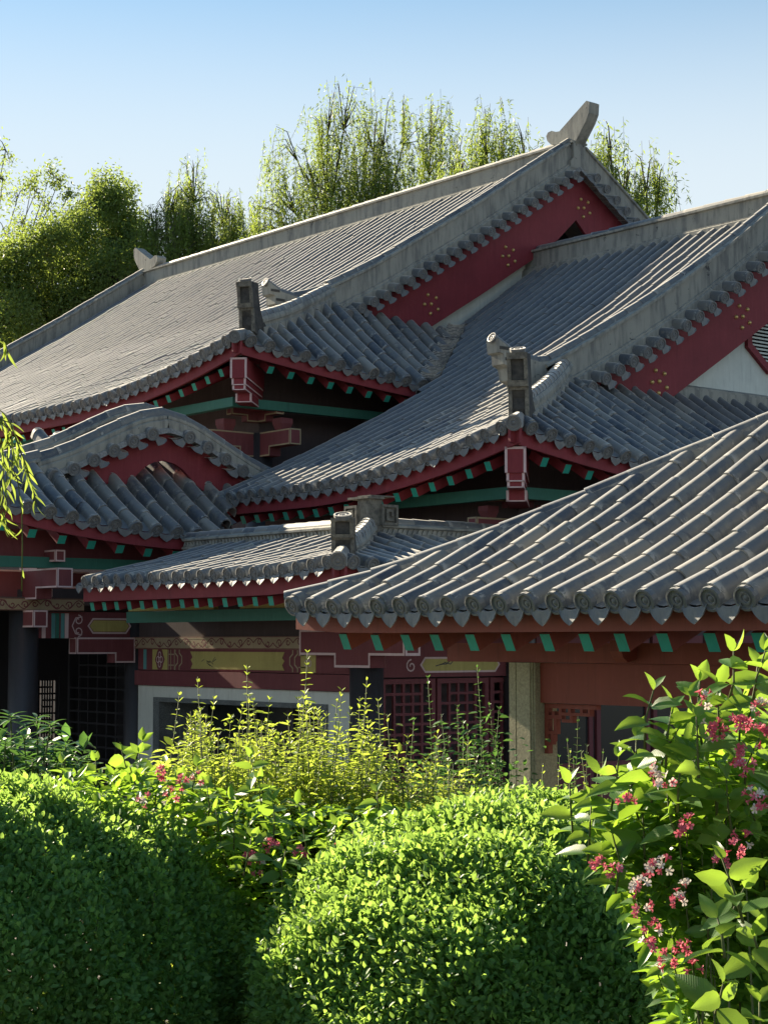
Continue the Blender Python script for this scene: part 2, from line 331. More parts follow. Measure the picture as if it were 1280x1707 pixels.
class Roof:
    """one roof of a building: collects tiles, makes the largest 300 separate objects"""
    def __init__(s, build, name='roof', r=0.075, L=0.30, sp=0.29, limit=300):
        s.b = build; s.r = r; s.L = L; s.sp = sp; s.limit = limit; s.base = MB(); s.cand = []; s.name = name
        s.me = tube_tile_mesh(r, L); s.disc = disc_mesh(r); s.drip = drip_mesh(sp*0.36, 0.092)
        s.extra = []; s.fast = []; s.fascia = MB()
    def face(s, O, U, V, prof, lift, us, dmax, dmin=lambda u: 0.0, rows_to=None, eave=True, Lp=None):
        """U runs along the eave, V up the slope in plan; us: tube columns; S = O + U u + V d + Z (prof(d) + lift(u))"""
        O = np.array(O, float); U = np.array(U, float); V = np.array(V, float); Z = np.array((0, 0, 1.0))
        def S(u, d): return O + U*u + V*d + Z*(prof(d) + lift(u))
        Lp = Lp or s.L*0.86; r = s.r
        sgn = 1 if np.cross(U, V)[2] > 0 else -1
        for u in us:
            d0 = dmin(u); d1 = dmax(u); d = d0; row = 0
            while d < d1 - 0.04:
                e = min(d+Lp, d1)
                a = S(u, d); b = S(u, e); a[2] += .014; b[2] += .014; T = b-a; ln = np.linalg.norm(T); T = T/ln
                X = U*sgn; N = np.cross(X, T); N /= np.linalg.norm(N)
                Mx = Matrix(((X[0], T[0]*ln/s.L, N[0], a[0]), (X[1], T[1]*ln/s.L, N[1], a[1]), (X[2], T[2]*ln/s.L, N[2], a[2]), (0, 0, 0, 1)))
                jit = Matrix.Translation((random.gauss(0, .004), -.03*(random.random() < .03), random.gauss(0, .003))) @ Matrix.Rotation(random.gauss(0, .013), 4, 'Z') @ Matrix.Rotation(random.gauss(0, .010), 4, 'X')
                s.cand.append((a, Mx @ jit))
                if row == 0 and eave and d0 < 0.01:
                    X4 = Matrix(((X[0], T[0], N[0], a[0]-T[0]*.012), (X[1], T[1], N[1], a[1]-T[1]*.012), (X[2], T[2], N[2], a[2]-T[2]*.012), (0, 0, 0, 1)))
                    s.extra.append(('eave_disc', s.disc, X4 @ Matrix.Translation((0, -.012, 0.0)) @ Matrix.Rotation(random.uniform(-3, 3), 4, 'Y')))
                d = e; row += 1
        # pan tiles between the tubes, in overlapping courses
        cs = sorted(us); gaps = [(cs[i]+cs[i+1])/2 for i in range(len(cs)-1)]
        gaps = [cs[0]-s.sp/2] + gaps + [cs[-1]+s.sp/2]
        for g in gaps:
            d0 = dmin(g); d1 = dmax(g)
            if d1 - d0 < 0.02: continue
            n = max(1, int((d1-d0)/0.16)); vv = []; ff = []
            for i in range(n):
                for q, (dd, dz) in enumerate(((d0+(d1-d0)*i/n, 0.012), (d0+(d1-d0)*(i+1)/n, -0.004))):
                    for a in (-.5, -.25, 0, .25, .5):
                        p = S(g+a*s.sp, max(dd, 0)); p[2] += dz - 0.035 - 0.04*(1-4*a*a); vv.append(p)
                b = i*10; ff += [(b+j, b+j+1, b+5+j+1, b+5+j) if sgn > 0 else (b+j, b+5+j, b+5+j+1, b+j+1) for j in range(4)]
                if i: ff += [(b-5+j, b-5+j+1, b+j+1, b+j) for j in range(4)]
            s.base.add(vv, ff, 0, False)
            if eave and d0 < 0.01:
                a = S(g, 0.0); b = S(g, 0.1); T = b-a; T /= np.linalg.norm(T); X = U*sgn; N = np.cross(X, T)
                Mx = Matrix(((X[0], T[0], N[0], a[0]-T[0]*.01), (X[1], T[1], N[1], a[1]-T[1]*.01), (X[2], T[2], N[2], a[2]-T[2]*.01-.012), (0, 0, 0, 1)))
                s.extra.append(('drip_tile', s.drip, Mx @ Matrix.Rotation(random.gauss(0, .05), 4, 'X') @ Matrix.Rotation(random.gauss(0, .03), 4, 'Y')))
        return S
    def eave_line(s, S, u0, u1, inward, n=24, depth=1.2, h=0.2, off=0.07, drop=0.055, board=True, mat=None):
        """red eave board and the boarded soffit behind it"""
        us = [u0+(u1-u0)*i/n for i in range(n+1)]
        path = [S(u, off) - np.array((0, 0, drop+h/2)) for u in us]
        if board: s.fascia.sweep(path, [(-.02, -h/2), (.02, -h/2), (.02, h/2), (-.02, h/2)], inward, 0, upfix=True)
        return path
    def soffit(s, S, us, dm, dz=0.17, steps=5, mi=0):
        vv = []; m = steps+1
        for u in us: vv += [S(u, 0.09+(dm(u)-0.09)*j/steps) - np.array((0, 0, dz)) for j in range(m)]
        s.fascia.add(vv, [(i*m+j, i*m+j+1, (i+1)*m+j+1, (i+1)*m+j) for i in range(len(us)-1) for j in range(steps)], 1)
    def rafters(s, S, us, me_mats, ln=1.1, w=0.10, h=0.115, dz=0.20, skew=0.0, start=0.13, hipk=None):
        full = ln
        for u in us:
            ln = full if hipk is None else round(max(.22, min(full, hipk*u*.72-start)), 2)
            a = S(u, start) - np.array((0, 0, dz)); b = S(u, start+ln) - np.array((0, 0, dz))
            T = b-a; l = np.linalg.norm(T); T /= l
            Ud = S(u+.05, start) - S(u-.05, start); Ud[2] = 0; Ud /= np.linalg.norm(Ud)
            N = np.cross(Ud, T); N /= np.linalg.norm(N)
            if N[2] < 0: N = -N; Ud = -Ud
            s.fast.append((Matrix(((Ud[0], T[0], N[0], a[0]), (Ud[1], T[1], N[1], a[1]), (Ud[2], T[2], N[2], a[2]), (0, 0, 0, 1))), w, h, ln))
    def finish(s, rafter_mats):
        o = s.base.build(s.name, TILEF, s.b); s.o = o
        def size(c):
            x, y, z = proj(c[0]); 
            return z + (0 if -40 < x < 1320 and -40 < y < 1750 and z > 0 else 1000)
        s.cand.sort(key=size)
        for a, Mx in s.cand[:s.limit]: inst('tube_tile', s.me, o, Mx)
        rest = s.cand[s.limit:]
        if rest:
            small = tube_tile_mesh(s.r, s.L, 8, 'tile_field', .985); n = len(small.vertices)
            co = np.zeros(n*3, np.float32); small.vertices.foreach_get('co', co); co = co.reshape(-1, 3); h4 = np.c_[co, np.ones(n)]
            fs = [tuple(p.vertices) for p in small.polygons]; sm = [p.use_smooth for p in small.polygons]
            mb = MB()
            for a, Mx in rest:
                p = (np.array(Mx) @ h4.T).T[:, :3]; off = len(mb.v); mb.v += [tuple(q) for q in p]
                mb.f += [tuple(i+off for i in f) for f in fs]; mb.m += [0]*len(fs); mb.sm += sm
            mb.build('tile_field', TILEF, o, kind='stuff')
        for nm, me, Mx in s.extra: inst(nm, me, o, Mx)
        if s.fascia.f: s.fascia.build('eave_board', [rafter_mats[0], DRED], o)
        cache = {}
        for Mx, w_, h_, ln in s.fast:
            k = (w_, h_, ln)
            if k not in cache:
                mb = MB(); mb.box((-w_/2, 0, -h_), (w_/2, ln, 0), 0); mb.m[2] = 1
                cache[k] = mb.mesh('rafter', [rafter_mats[0], rafter_mats[1]])
            inst('rafter', cache[k], o, Mx)
        return o

def cap_tiles(parent, path, r, L, name='ridge_tile', me=None, side=None, every=None):
    """tube tiles laid end to end along a ridge path, each its own object"""
    me = me or tube_tile_mesh(r, L, 8, name)
    P = [np.array(p, float) for p in path]; seg = [np.linalg.norm(P[i+1]-P[i]) for i in range(len(P)-1)]; tot = sum(seg)
    n = max(1, round(tot/L)); st = tot/n
    def at(t):
        i = 0
        while i < len(seg)-1 and t > seg[i]: t -= seg[i]; i += 1
        return P[i] + (P[i+1]-P[i])*(t/seg[i])
    for k in range(n):
        a = at(k*st); b = at((k+1)*st); T = b-a; T /= np.linalg.norm(T)
        X = np.cross(T, (0, 0, 1)); X /= np.linalg.norm(X); N = np.cross(X, T)
        sc_ = st/L
        Mx = Matrix(((X[0], T[0]*sc_, N[0], a[0]), (X[1], T[1]*sc_, N[1], a[1]), (X[2], T[2]*sc_, N[2], a[2]), (0, 0, 0, 1)))
        inst(name, me, parent, Mx @ Matrix.Rotation(random.gauss(0, .01), 4, 'X'))
def frame(a, T):
    T = np.array(T, float); T /= np.linalg.norm(T); X = np.cross(T, (0, 0, 1)); X /= np.linalg.norm(X); N = np.cross(X, T)
    return Matrix(((X[0], T[0], N[0], a[0]), (X[1], T[1], N[1], a[1]), (X[2], T[2], N[2], a[2]), (0, 0, 0, 1)))

def ridge_body(h, w):                       # stucco band with a moulded foot and a projecting brick course on top
    return [(-w*.75, -.10), (w*.75, -.10), (w*.75, .03), (w*.62, .05), (w*.62, .075), (w*.5, .085), (w*.5, h-.06), (w*.66, h-.05), (w*.66, h-.012), (w*.3, h), (-w*.3, h), (-w*.66, h-.012), (-w*.66, h-.05), (-w*.5, h-.06), (-w*.5, .085), (-w*.62, .075), (-w*.62, .05), (-w*.75, .03)]

def hip_ornament(parent, base, out, hgt=0.72, wd=0.23, disc=None):
    """end block of a hip ridge: leaning panelled block, its back swept into the ridge"""
    out = np.array(out, float); out /= np.linalg.norm(out); sd = np.array((-out[1], out[0], 0)); k = hgt/0.72
    pf = [(.13, .70), (-.11, .72), (-.13, .55), (-.18, .38), (-.27, .24), (-.42, .14), (-.42, 0), (-.02, -.02), (.03, .10), (.01, .22), (.05, .30), (.06, .36), (.085, .42), (.10, .60)]
    pf = [(a*k, b*k) for a, b in pf]
    mb = MB(); mb.prism(pf, np.array(base) - sd*wd/2, out, (0, 0, 1), sd, wd)
    fr = lambda a0, b0, a1, b1, t, y0, y1: mb.prism([(a0*k, b0*k), (a1*k, b1*k), ((a1+t)*k, b1*k), ((a0+t)*k, b0*k)], np.array(base) + sd*y0, out, (0, 0, 1), sd, y1-y0)
    h = wd/2
    for y0, y1 in ((-h-.004, -h+.04), (h-.04, h+.004)):
        fr(.06, .36, .125, .68, .035, y0, y1); fr(.01, .0, .03, .33, .035, y0, y1)
    fr(.118, .63, .13, .70, .045, -h-.004, h+.004); fr(.06, .335, .075, .40, .05, -h-.006, h+.006); fr(.02, .30, .03, .335, .05, -h+.01, h-.01)
    mb.m = [1 if i > 15 else 0 for i in range(len(mb.m))]
    o = mb.build('ridge_end_block', [DSTONE, MSTONE], parent)
    return o

def dim_poly(poly2, x): return [(x, y, z) for y, z in poly2]

def gable_set(B, roof_o, xg, yr, surf, y_low, y_low_b, sp, r, board_low, nails, nwall=True, out=0.44, cap_r=0.085, ridge_h=0.42, rightfull=True, discm=None, dripm=None, tilem=None):
    """verge tiles, bargeboard and stucco ridge of a gable in the plane x = xg that faces +x; surf(y) is the tile surface"""
    # ridge path, front leg
    ys = [y_low + (yr-y_low)*i/14 for i in range(15)]
    legs = [[(xg+.06, y, surf(y)) for y in ys], [(xg+.06, 2*yr-y, surf(y)) for y in [y_low_b + (yr-y_low_b)*i/10 for i in range(11)]]]
    for leg in legs:
        mb = MB(); mb.sweep(leg, ridge_body(ridge_h, .24), (1, 0, 0), 0); ob = mb.build('gable_ridge', STUCCO, B)
        top = [np.array(p) + np.array((0, 0, ridge_h+.03)) for p in leg]
        cap_tiles(ob, top, cap_r, .34)
    # verge tiles
    vt = tube_tile_mesh(r, .34, 8, 'verge_tile'); n = 0
    for sgn, yl in ((1, y_low), (-1, y_low_b)):
        y = yl + .15
        while y < yr - .08:
            yy = y if sgn > 0 else 2*yr - y
            z = surf(y) - .10
            a = np.array((xg+out, yy, z-.03)); T = np.array((-1, 0, .22))
            Mx = frame(a, T); inst('verge_tile', vt, roof_o, Mx)
            inst('verge_disc', discm, roof_o, Mx @ Matrix.Translation((0, -.015, 0)) @ Matrix.Rotation(random.uniform(-3, 3), 4, 'Y'))
            y2 = y + sp/2
            if y2 < yr-.1:
                yy = y2 if sgn > 0 else 2*yr - y2
                Md = frame(np.array((xg+out-.03, yy, surf(y2)-.175)), T)
                inst('verge_drip', dripm, roof_o, Md @ Matrix.Rotation(random.gauss(0, .06), 4, 'X') @ Matrix.Rotation(.35*sgn, 4, 'Y'))
            y += sp
    # mortar bed of the verge
    for sgn, yl in ((1, y_low), (-1, y_low_b)):
        mb = MB(); pth = [(xg+.2, (y if sgn > 0 else 2*yr-y), surf(y)-.10) for y in [yl+(yr-yl)*i/12 for i in range(13)]]
        mb.sweep(pth, [(-.14, -.05), (.09, -.05), (.06, .02), (-.14, .06)], (1, 0, 0), 0); mb.build('verge_mortar', MORTAR, B)
    # bargeboard: upper edge follows the verge, lower edge from the photograph, mirrored about the ridge
    yt = [board_low[-1][0] + .02 + (yr - board_low[-1][0])*i/12 for i in range(13)]
    upper = [(min(y, yr), surf(min(y, yr))-.13) for y in yt]
    left = board_low + upper                      # starts at inner apex, goes down the leg, back up the verge
    mbd = MB()
    mbd.prism(left, (xg+.08, 0, 0), (0, 1, 0), (0, 0, 1), (1, 0, 0), .06, 0)
    rt = [(2*yr-y, z) for y, z in left]
    mbd.prism(rt, (xg+.08, 0, 0), (0, 1, 0), (0, 0, 1), (1, 0, 0), .06, 0)
    bo = mbd.build('bargeboard', RED, B)
    nm = MB(); seg = 8; rr = .034
    rows = [(hh, rr*q*math.cos(2*math.pi*k/seg), rr*q*math.sin(2*math.pi*k/seg)) for q, hh in ((1, 0), (.95, .012), (.7, .026), (.3, .034)) for k in range(seg)]
    nm.add(rows, [(i*seg+j, i*seg+(j+1) % seg, (i+1)*seg+(j+1) % seg, (i+1)*seg+j) for i in range(3) for j in range(seg)] + [tuple(range(3*seg, 4*seg))], 0, True)
    nme = nm.mesh('gold_stud', GOLD)
    for cy, cz in nails:
        for dy, dz in ((0, 0), (-.075, .15), (.11, .12), (-.15, -.025), (.154, -.076), (-.017, -.17)):
            inst('gold_stud', nme, bo, Matrix.Translation((xg+.14, cy+dy, cz+dz)))
    return bo
RM = [RED, GREEN]
V3 = lambda *a: np.array(a, float)
def quadlift(h, L): return lambda u: h*max(0.0, 1-u/L)**2

# ================================================================== hall with the long ridge (farther gable)
xe1, ye1, z1, tx1, ty1 = -21.35, 14.55, 6.36, 2.1, 3.35; k1 = ty1/tx1; xg1 = xe1-tx1; yr1 = 23.45; xf1 = -38.4
pf1 = pchip([(0, 0), (1.5, .68), (3.2, 1.56), (4.2, 2.08), (5.2, 2.68), (6.5, 3.47), (7.5, 4.12), (8.9, 5.02)])
lf1 = quadlift(.55, 5.0)
xe2, ye2, z2, tx2, ty2 = -14.9, 13.98, 4.50, 2.55, 3.35; k2 = ty2/tx2; xg2 = xe2-tx2; yr2 = 22.5
pf2 = pchip([(0, 0), (1, .44), (2, .90), (3, 1.38), (4, 1.90), (5, 2.45), (6, 3.05), (7, 3.71), (8.52, 4.75)])
lf2 = quadlift(.50, 4.2)
zs2 = lambda y: z2 + pf2(y-ye2)
sk1 = lambda e, y: z1 + pf1(k1*e) + lf1((y-ye1)/k1)

hall = thing('great_hall', 'grey tiled hall with the longest ridge and highest red gable, behind the other roofs', 'building', (-30, 19, 0))
Rf = Roof(hall, 'roof', r=.092, L=.34, sp=.295)
n1 = int(17.0/.295); us = [.22 + .295*i for i in range(n1)]
S1 = Rf.face((xe1, ye1, z1), (-1, 0, 0), (0, 1, 0), pf1, lf1, us, lambda u: k1*max(u-.06, 0) if u < tx1 else 8.8)
us_s = [.24 + .325*i for i in range(17)]
def dmin_s1(u):
    y = ye1+u
    if sk1(0, y) >= zs2(y)-.03: return 0.0
    for i in range(1, 60):
        if sk1(i*.05, y) > zs2(y)-.03: return i*.05
    return 3.0
S1s = Rf.face((xe1, ye1, z1), (0, 1, 0), (-1, 0, 0), lambda e: pf1(k1*e), lambda u: lf1(u/k1), us_s, lambda u: min(max(u-.1, 0)/k1, tx1-.26), dmin_s1)
Rf.eave_line(S1, -.02, 16.5, (0, 1, 0), 40, h=.21); Rf.eave_line(S1s, -.02, 4.7, (-1, 0, 0), 20, h=.21)
Rf.soffit(S1, [.03+16.5*i/40 for i in range(41)], lambda u: min(k1*u+.12, 1.7)); Rf.soffit(S1s, [.03+5.2*i/14 for i in range(15)], lambda u: min(u/k1+.1, 1.3))
Rf.rafters(S1, [.62+.36*i for i in range(28)], RM, ln=1.3, dz=.315, hipk=k1); Rf.rafters(S1s, [.72+.37*i for i in range(11)], RM, ln=1.0, dz=.345, hipk=1/k1)
roof1 = Rf.finish(RM)
surf1 = lambda y: z1 + pf1(y-ye1)
P1 = lambda px, py: tuple(atx(px, py, xg1+.12)[1:])
bl = [(yr1, P1(968, 369)[1])] + [P1(*p) for p in ((930, 398), (891, 430), (800, 492), (702, 555), (686, 562), (600, 545), (588, 528))]
bo1 = gable_set(hall, roof1, xg1, yr1, surf1, 17.75, 18.6, .262, .078, bl, [P1(717, 507), P1(846, 427), P1(971, 347)], discm=disc_mesh(.078, 'verge_disc'), dripm=drip_mesh(.115, .16, 'verge_drip'))
def tip_plate(B, xg, top, bot, wd=.24, disc=None):
    mb = MB(); mb.prism(top + bot[::-1], (xg-.06, 0, 0), (0, 1, 0), (0, 0, 1), (1, 0, 0), wd)
    o = mb.build('ridge_tip', STUCCO, B)
    pth = [(xg+.06, y, z+.02) for y, z in top][::-1]
    cap_tiles(o, [p for p in pth], .062, .30)
    a = V3(*pth[-1]); T = a - V3(*pth[-2]); disc = disc_mesh(.066, 'ridge_disc')
    mb = MB(); q0, q1 = top[0], bot[0]
    for i in range(3):
        f = .25+.33*i; yy = q0[0]+.03+.10*i; zz = q0[1]-.10-.14*i
        mb.box((xg-.068, yy-.012, zz-.04), (xg+.188, yy+.16, zz))
    mb.build('tip_moulding', DSTONE, o)
    inst('ridge_disc', disc, o, frame(a - T*0, -T) @ Matrix.Translation((0, 0, .0)))
d8 = disc_mesh(.085, 'ridge_disc')
s_ = surf1
tip_plate(hall, xg1, [(16.50, 8.26), (16.75, 8.13), (17.05, 8.09), (17.4, 8.2), (17.8, s_(17.8)+.42)], [(16.52, 8.08), (16.60, 8.06), (16.60, 7.93), (16.70, 7.90), (16.74, 7.72), (16.86, 7.68), (16.92, 7.48), (17.8, s_(17.8)-.1)], disc=d8)
mb = MB(); mb.box((xg1-.1, 17.9, 7.45), (xe1-1.78, 21.5, 7.76)); mb.build('flashing_course', MORTAR, hall)
# main ridge
def ridge_line(B, x0, x1, y, base, h, name='main_ridge'):
    mb = MB(); pts = [(x0+(x1-x0)*i/24, y, base) for i in range(25)]
    mb.sweep(pts, ridge_body(h, .30), (0, 1, 0), 0); o = mb.build(name, STUCCO, B)
    cap_tiles(o, [(p[0], p[1], base+h-.02) for p in pts], .10, .42); return o
ridge_line(hall, xf1, xg1+.25, yr1, surf1(yr1)-.02, .42)
def finial(B, poly, y, wd=.22):
    mb = MB(); mb.prism(poly, (0, y-wd/2, 0), (1, 0, 0), (0, 0, 1), (0, 1, 0), wd)
    return mb.build('ridge_finial', STUCCO, B)
fp = [(aty(px, py, yr1)[0], aty(px, py, yr1)[2]) for px, py in ((946, 288), (944, 262), (941, 243), (926, 243), (920, 237), (918, 229), (921, 223), (927, 220), (933, 222), (940, 221), (962, 196), (985, 170), (990, 172), (989, 190), (984, 204), (975, 222), (966, 240), (960, 252), (962, 270), (964, 288))]
finial(hall, fp, yr1, .26)
x0 = np.mean([p[0] for p in fp]); zt = surf1(yr1)
ff = [(xf1 - (p[0]-(xg1+.2)), p[1]) for p in fp]; finial(hall, ff, yr1, .26)
# far gable ridge
pth = [(xf1, y, surf1(y)) for y in [15.2+(yr1-15.2)*i/14 for i in range(15)]]
mb = MB(); mb.sweep(pth, ridge_body(.42, .24), (1, 0, 0), 0); o = mb.build('gable_ridge', STUCCO, hall); cap_tiles(o, [V3(*p)+V3(0, 0, .45) for p in pth], .085, .34)
# hip ridge and its end block
def hip(B, xe, ye, z, pf, k, lf, u0, u1, h=.22, w=.2, sx=1, blk=.72, ud=.0, disc=None, rise=0.0):
    f = lambda u: V3(xe - u*sx, ye + k*u, z + pf(k*u) + lf(u))
    n = 10; pts = [f(u0+(u1-u0)*i/n) for i in range(n+1)]
    d = pts[0]-pts[-1]; d[2] = 0; d /= np.linalg.norm(d); side = (-d[1], d[0], 0)
    mb = MB(); mb.sweep(pts, [(-w*.6, -.1), (w*.6, -.1), (w*.6, .06), (w*.48, .08), (w*.48, h*.55), (w*.62, h*.62), (w*.62, h*.8), (w*.5, h), (-w*.5, h), (-w*.62, h*.8), (-w*.62, h*.62), (-w*.48, h*.55), (-w*.48, .08), (-w*.6, .06)], side, 0)
    o = mb.build('hip_ridge', STUCCO, B); cap_tiles(o, [p+V3(0, 0, h-.01) for p in pts], .09, .24)
    b = f(ud); ob = hip_ornament(B, b + V3(0, 0, .03), d, blk)
    inst('ridge_disc', d8, ob, frame(b + d*.10*blk/.72 + V3(0, 0, .03+.74*blk/.72), V3(-.35*d[0], -.35*d[1], -1.0)) )
    # corner tube and disc below the block
    c = f(0.0); tt = tube_tile_mesh(.085, .3, 9, 'corner_tile'); Mx = frame(c + d*.05 + V3(0, 0, -.0), -d + V3(0, 0, .25)); inst('corner_tile', tt, o, Mx)
    inst('ridge_disc', d8, o, Mx @ Matrix.Translation((0, -.015, 0))); return d
hip(hall, xe1, ye1, z1, pf1, k1, lf1, .40, tx1+.02, ud=.22, blk=.74)
# corner beam under the eave corner
def corner_beam(B, c, d, wd=.24, hh=.30):
    d = V3(*d); sd = V3(-d[1], d[0], 0); mb = MB()
    for z0_, z1_, off, ww in ((-hh, 0, 0, wd), (-hh-.10, -hh, -.03, wd*.86), (-hh-.17, -hh-.10, -.05, wd*.8), (-hh-.30, -hh-.17, -.42, wd)):
        mb.obox(c, d, sd, (0, 0, 1), (-1.5, -ww/2, z0_), (off, ww/2, z1_), 0)
        t = .028
        for a0, a1, b0, b1 in ((-ww/2-.002, -ww/2+t, z0_, z1_), (ww/2-t, ww/2+.002, z0_, z1_), (-ww/2, ww/2, z1_-t, z1_) if z0_ == -hh else (-ww/2, ww/2, z0_, z0_+t*.5)):
            mb.obox(c, d, sd, (0, 0, 1), (off, a0, b0), (off+.004, a1, b1), 1)
        mb.obox(c, d, sd, (0, 0, 1), (-1.4, ww/2, z0_), (off, ww/2+.003, z0_+t*.7), 1)
    mb.build('corner_beam', [RED_SUN if False else RED, PINK], B)
dd = V3(1, -1, 0)/math.sqrt(2)
corner_beam(hall, V3(xe1-.12, ye1+.12, z1+.55-.27), dd)
# gable wall and the dark loft behind it
mb = MB()
zb = z1+pf1(ty1)-.7
pw = [(18.0, zb), (22.5, zb), (22.5, surf1(22.5)-.35), (18.0, surf1(18.0)-.2)]
mb.prism(pw, (xg1-.20, 0, 0), (0, 1, 0), (0, 0, 1), (1, 0, 0), .12); mb.build('gable_wall', WHITE, hall)
mb = MB(); mb.prism([(22.5, zb), (28.8, zb), (yr1, surf1(yr1)-.3), (22.5, surf1(22.5)-.35)], (xg1-1.2, 0, 0), (0, 1, 0), (0, 0, 1), (1, 0, 0), .1); mb.build('loft_wall', DARK, hall)
# body, back slope
mb = MB(); mb.box((xf1+.3, 15.9, 0), (xe1-1.35, 30.9, 6.85)); mb.build('wall', DARK, hall)
mb = MB(); mb.box((xf1+.5, 16.75, 6.86), (-23.25, 30, 7.25)); mb.build('loft_wall', DARK, hall)
def back_slope(B, x0, x1, yr, surf, half):
    mb = MB(); n = 12; pts = []
    for x in (x0, x1): pts += [(x, yr+half*i/n, surf(yr-half*i/n)) for i in range(n+1)]
    mb.add(pts, [(i, i+1, n+1+i+1, n+1+i) for i in range(n)], 0, False); mb.build('back_slope', TILE, B)
back_slope(hall, xf1, xg1+.1, yr1, surf1, 8.9)
# bracket arms in the shade under the corner: beam ends crossing over the corner column
def bracket(B, o, ea, ln, h, th, step=.35, mats=(DRED, TAN), flip=1):
    """stepped beam end running from o along ea; painted border"""
    sd = V3(-ea[1], ea[0], 0); mb = MB()
    poly = [(0, 0), (ln, 0), (ln, -h), (ln*step, -h), (ln*step, -h*1.55), (0, -h*1.55)]
    framed(mb, poly, V3(*o) - sd*th/2, ea, (0, 0, 1), sd, th, .022)
    framed(mb, [(-th/2, -h), (th/2, -h), (th/2, 0), (-th/2, 0)], V3(*o) + V3(*ea)*(ln-.001), sd, (0, 0, 1), ea, .004, .02)
    return mb.build('bracket_arm', list(mats), B)
cx, cy = xe1-1.35, 15.9
def bracket_set(B, cx, cy, zt, sc_=1.0, mats=(DRED, TAN)):
    for ea in ((0, -1, 0), (1, 0, 0)):
        bracket(B, (cx, cy, zt), ea, .95*sc_, .24*sc_, .20*sc_, .45, mats)
        bracket(B, (cx, cy, zt+.42*sc_), ea, .55*sc_, .16*sc_, .14*sc_, .5, mats)
    mb = MB(); mb.tube([(cx, cy, 0), (cx, cy, zt)], .2, 14); mb.build('column', BLACK, B)
    for ea in ((0, -1, 0), (1, 0, 0)):      # bearing block on each arm
        q = V3(cx, cy, zt) + V3(*ea)*.62*sc_; mb = MB(); s = .11*sc_
        mb.add([q+V3(a*s*.7, b*s*.7, 0) for a, b in ((-1, -1), (1, -1), (1, 1), (-1, 1))] + [q+V3(a*s, b*s, .1*sc_) for a, b in ((-1, -1), (1, -1), (1, 1), (-1, 1))] + [q+V3(a*s, b*s, .18*sc_) for a, b in ((-1, -1), (1, -1), (1, 1), (-1, 1))],
               [(0, 1, 5, 4), (1, 2, 6, 5), (2, 3, 7, 6), (3, 0, 4, 7), (4, 5, 9, 8), (5, 6, 10, 9), (6, 7, 11, 10), (7, 4, 8, 11), (8, 9, 10, 11)], 0)
        mb.build('bearing_block', mats[0], B)
bracket_set(hall, cx, cy, 5.72)
mb = MB(); mb.box((xf1+.3, 15.0, 6.02), (xe1-.75, 15.12, 6.16)); mb.box((xe1-.87, 15.12, 6.02), (xe1-.75, 20, 6.16)); mb.build('eave_purlin', DGREEN, hall)

# ================================================================== nearer hall with octagonal gable window
hall2 = thing('side_hall', 'grey tiled hall with eight-sided gable window and red bargeboard, in front of the highest gable', 'building', (-19, 20, 0))
Rf = Roof(hall2, 'roof', r=.080, L=.32, sp=.27)
us = [.2 + .262*i for i in range(23)]; us2 = [us[-1] + .262*(i+1) for i in range(9)]
def dmin2(u):
    x = xe2-u
    if x > -21.08: return 0.0
    for i in range(0, 180):
        d = i*.05; e = xe1-x
        if e < 0: 
            if zs2(ye2+d) > z1-.05: return d
        elif zs2(ye2+d) > sk1(e, ye2+d)-.02: return d
    return 9
S2 = Rf.face((xe2, ye2, z2), (-1, 0, 0), (0, 1, 0), pf2, lf2, us, lambda u: k2*max(u-.06, 0) if u < tx2 else 8.42)
Rf.face((xe2, ye2, z2), (-1, 0, 0), (0, 1, 0), pf2, lf2, us2, lambda u: 8.42, dmin2)
us_s = [.24 + .31*i for i in range(25)]
S2s = Rf.face((xe2, ye2, z2), (0, 1, 0), (-1, 0, 0), lambda e: pf2(k2*e), lambda u: lf2(u/k2), us_s, lambda u: min(max(u-.1, 0)/k2, tx2+.25))
Rf.eave_line(S2, -.02, 6.2, (0, 1, 0), 24); Rf.eave_line(S2s, -.02, 7.6, (-1, 0, 0), 20)
Rf.soffit(S2, [.03+6.2*i/20 for i in range(21)], lambda u: min(k2*u+.1, 1.6)); Rf.soffit(S2s, [.03+7.6*i/20 for i in range(21)], lambda u: min(u/k2+.1, 1.4))
Rf.rafters(S2, [.62+.335*i for i in range(17)], RM, ln=1.2, dz=.305, hipk=k2); Rf.rafters(S2s, [.62+.37*i for i in range(18)], RM, ln=1.1, dz=.315, hipk=1/k2)
roof2 = Rf.finish(RM)
surf2 = zs2
P2 = lambda px, py: tuple(atx(px, py, xg2+.12)[1:])
bl = [(yr2, P2(1280, 537)[1] + (yr2-P2(1280, 537)[0])*.72)] + [P2(*p) for p in ((1280, 537), (1210, 592), (1136, 649), (1077, 694), (1062, 694), (975, 668), (958, 648))]
dn = P2(1096, 636), P2(1235, 528)
nl = list(dn) + [(2*dn[1][0]-dn[0][0]+.1, 2*dn[1][1]-dn[0][1]+.12)]
gable_set(hall2, roof2, xg2, yr2, surf2, 16.95, 17.6, .275, .08, bl, nl, discm=disc_mesh(.08, 'verge_disc'), dripm=drip_mesh(.12, .17, 'verge_drip'))
s_ = surf2
tip_plate(hall2, xg2, [(15.92, 6.50), (16.17, 6.37), (16.42, 6.29), (16.67, 6.26), (17.0, s_(17.0)+.42)], [(15.94, 6.32), (16.01, 6.30), (16.02, 6.17), (16.12, 6.13), (16.16, 5.97), (16.28, 5.93), (16.34, 5.74), (17.0, s_(17.0)-.1)], disc=d8)
ridge_line(hall2, xg1-.2, xg2+.25, yr2, surf2(yr2)-.04, .40)
finial(hall2, [(max(p[0]-xg1+xg2, xg2-.05)+.25, p[1]-surf1(yr1)+surf2(yr2)) for p in fp], yr2, .26)
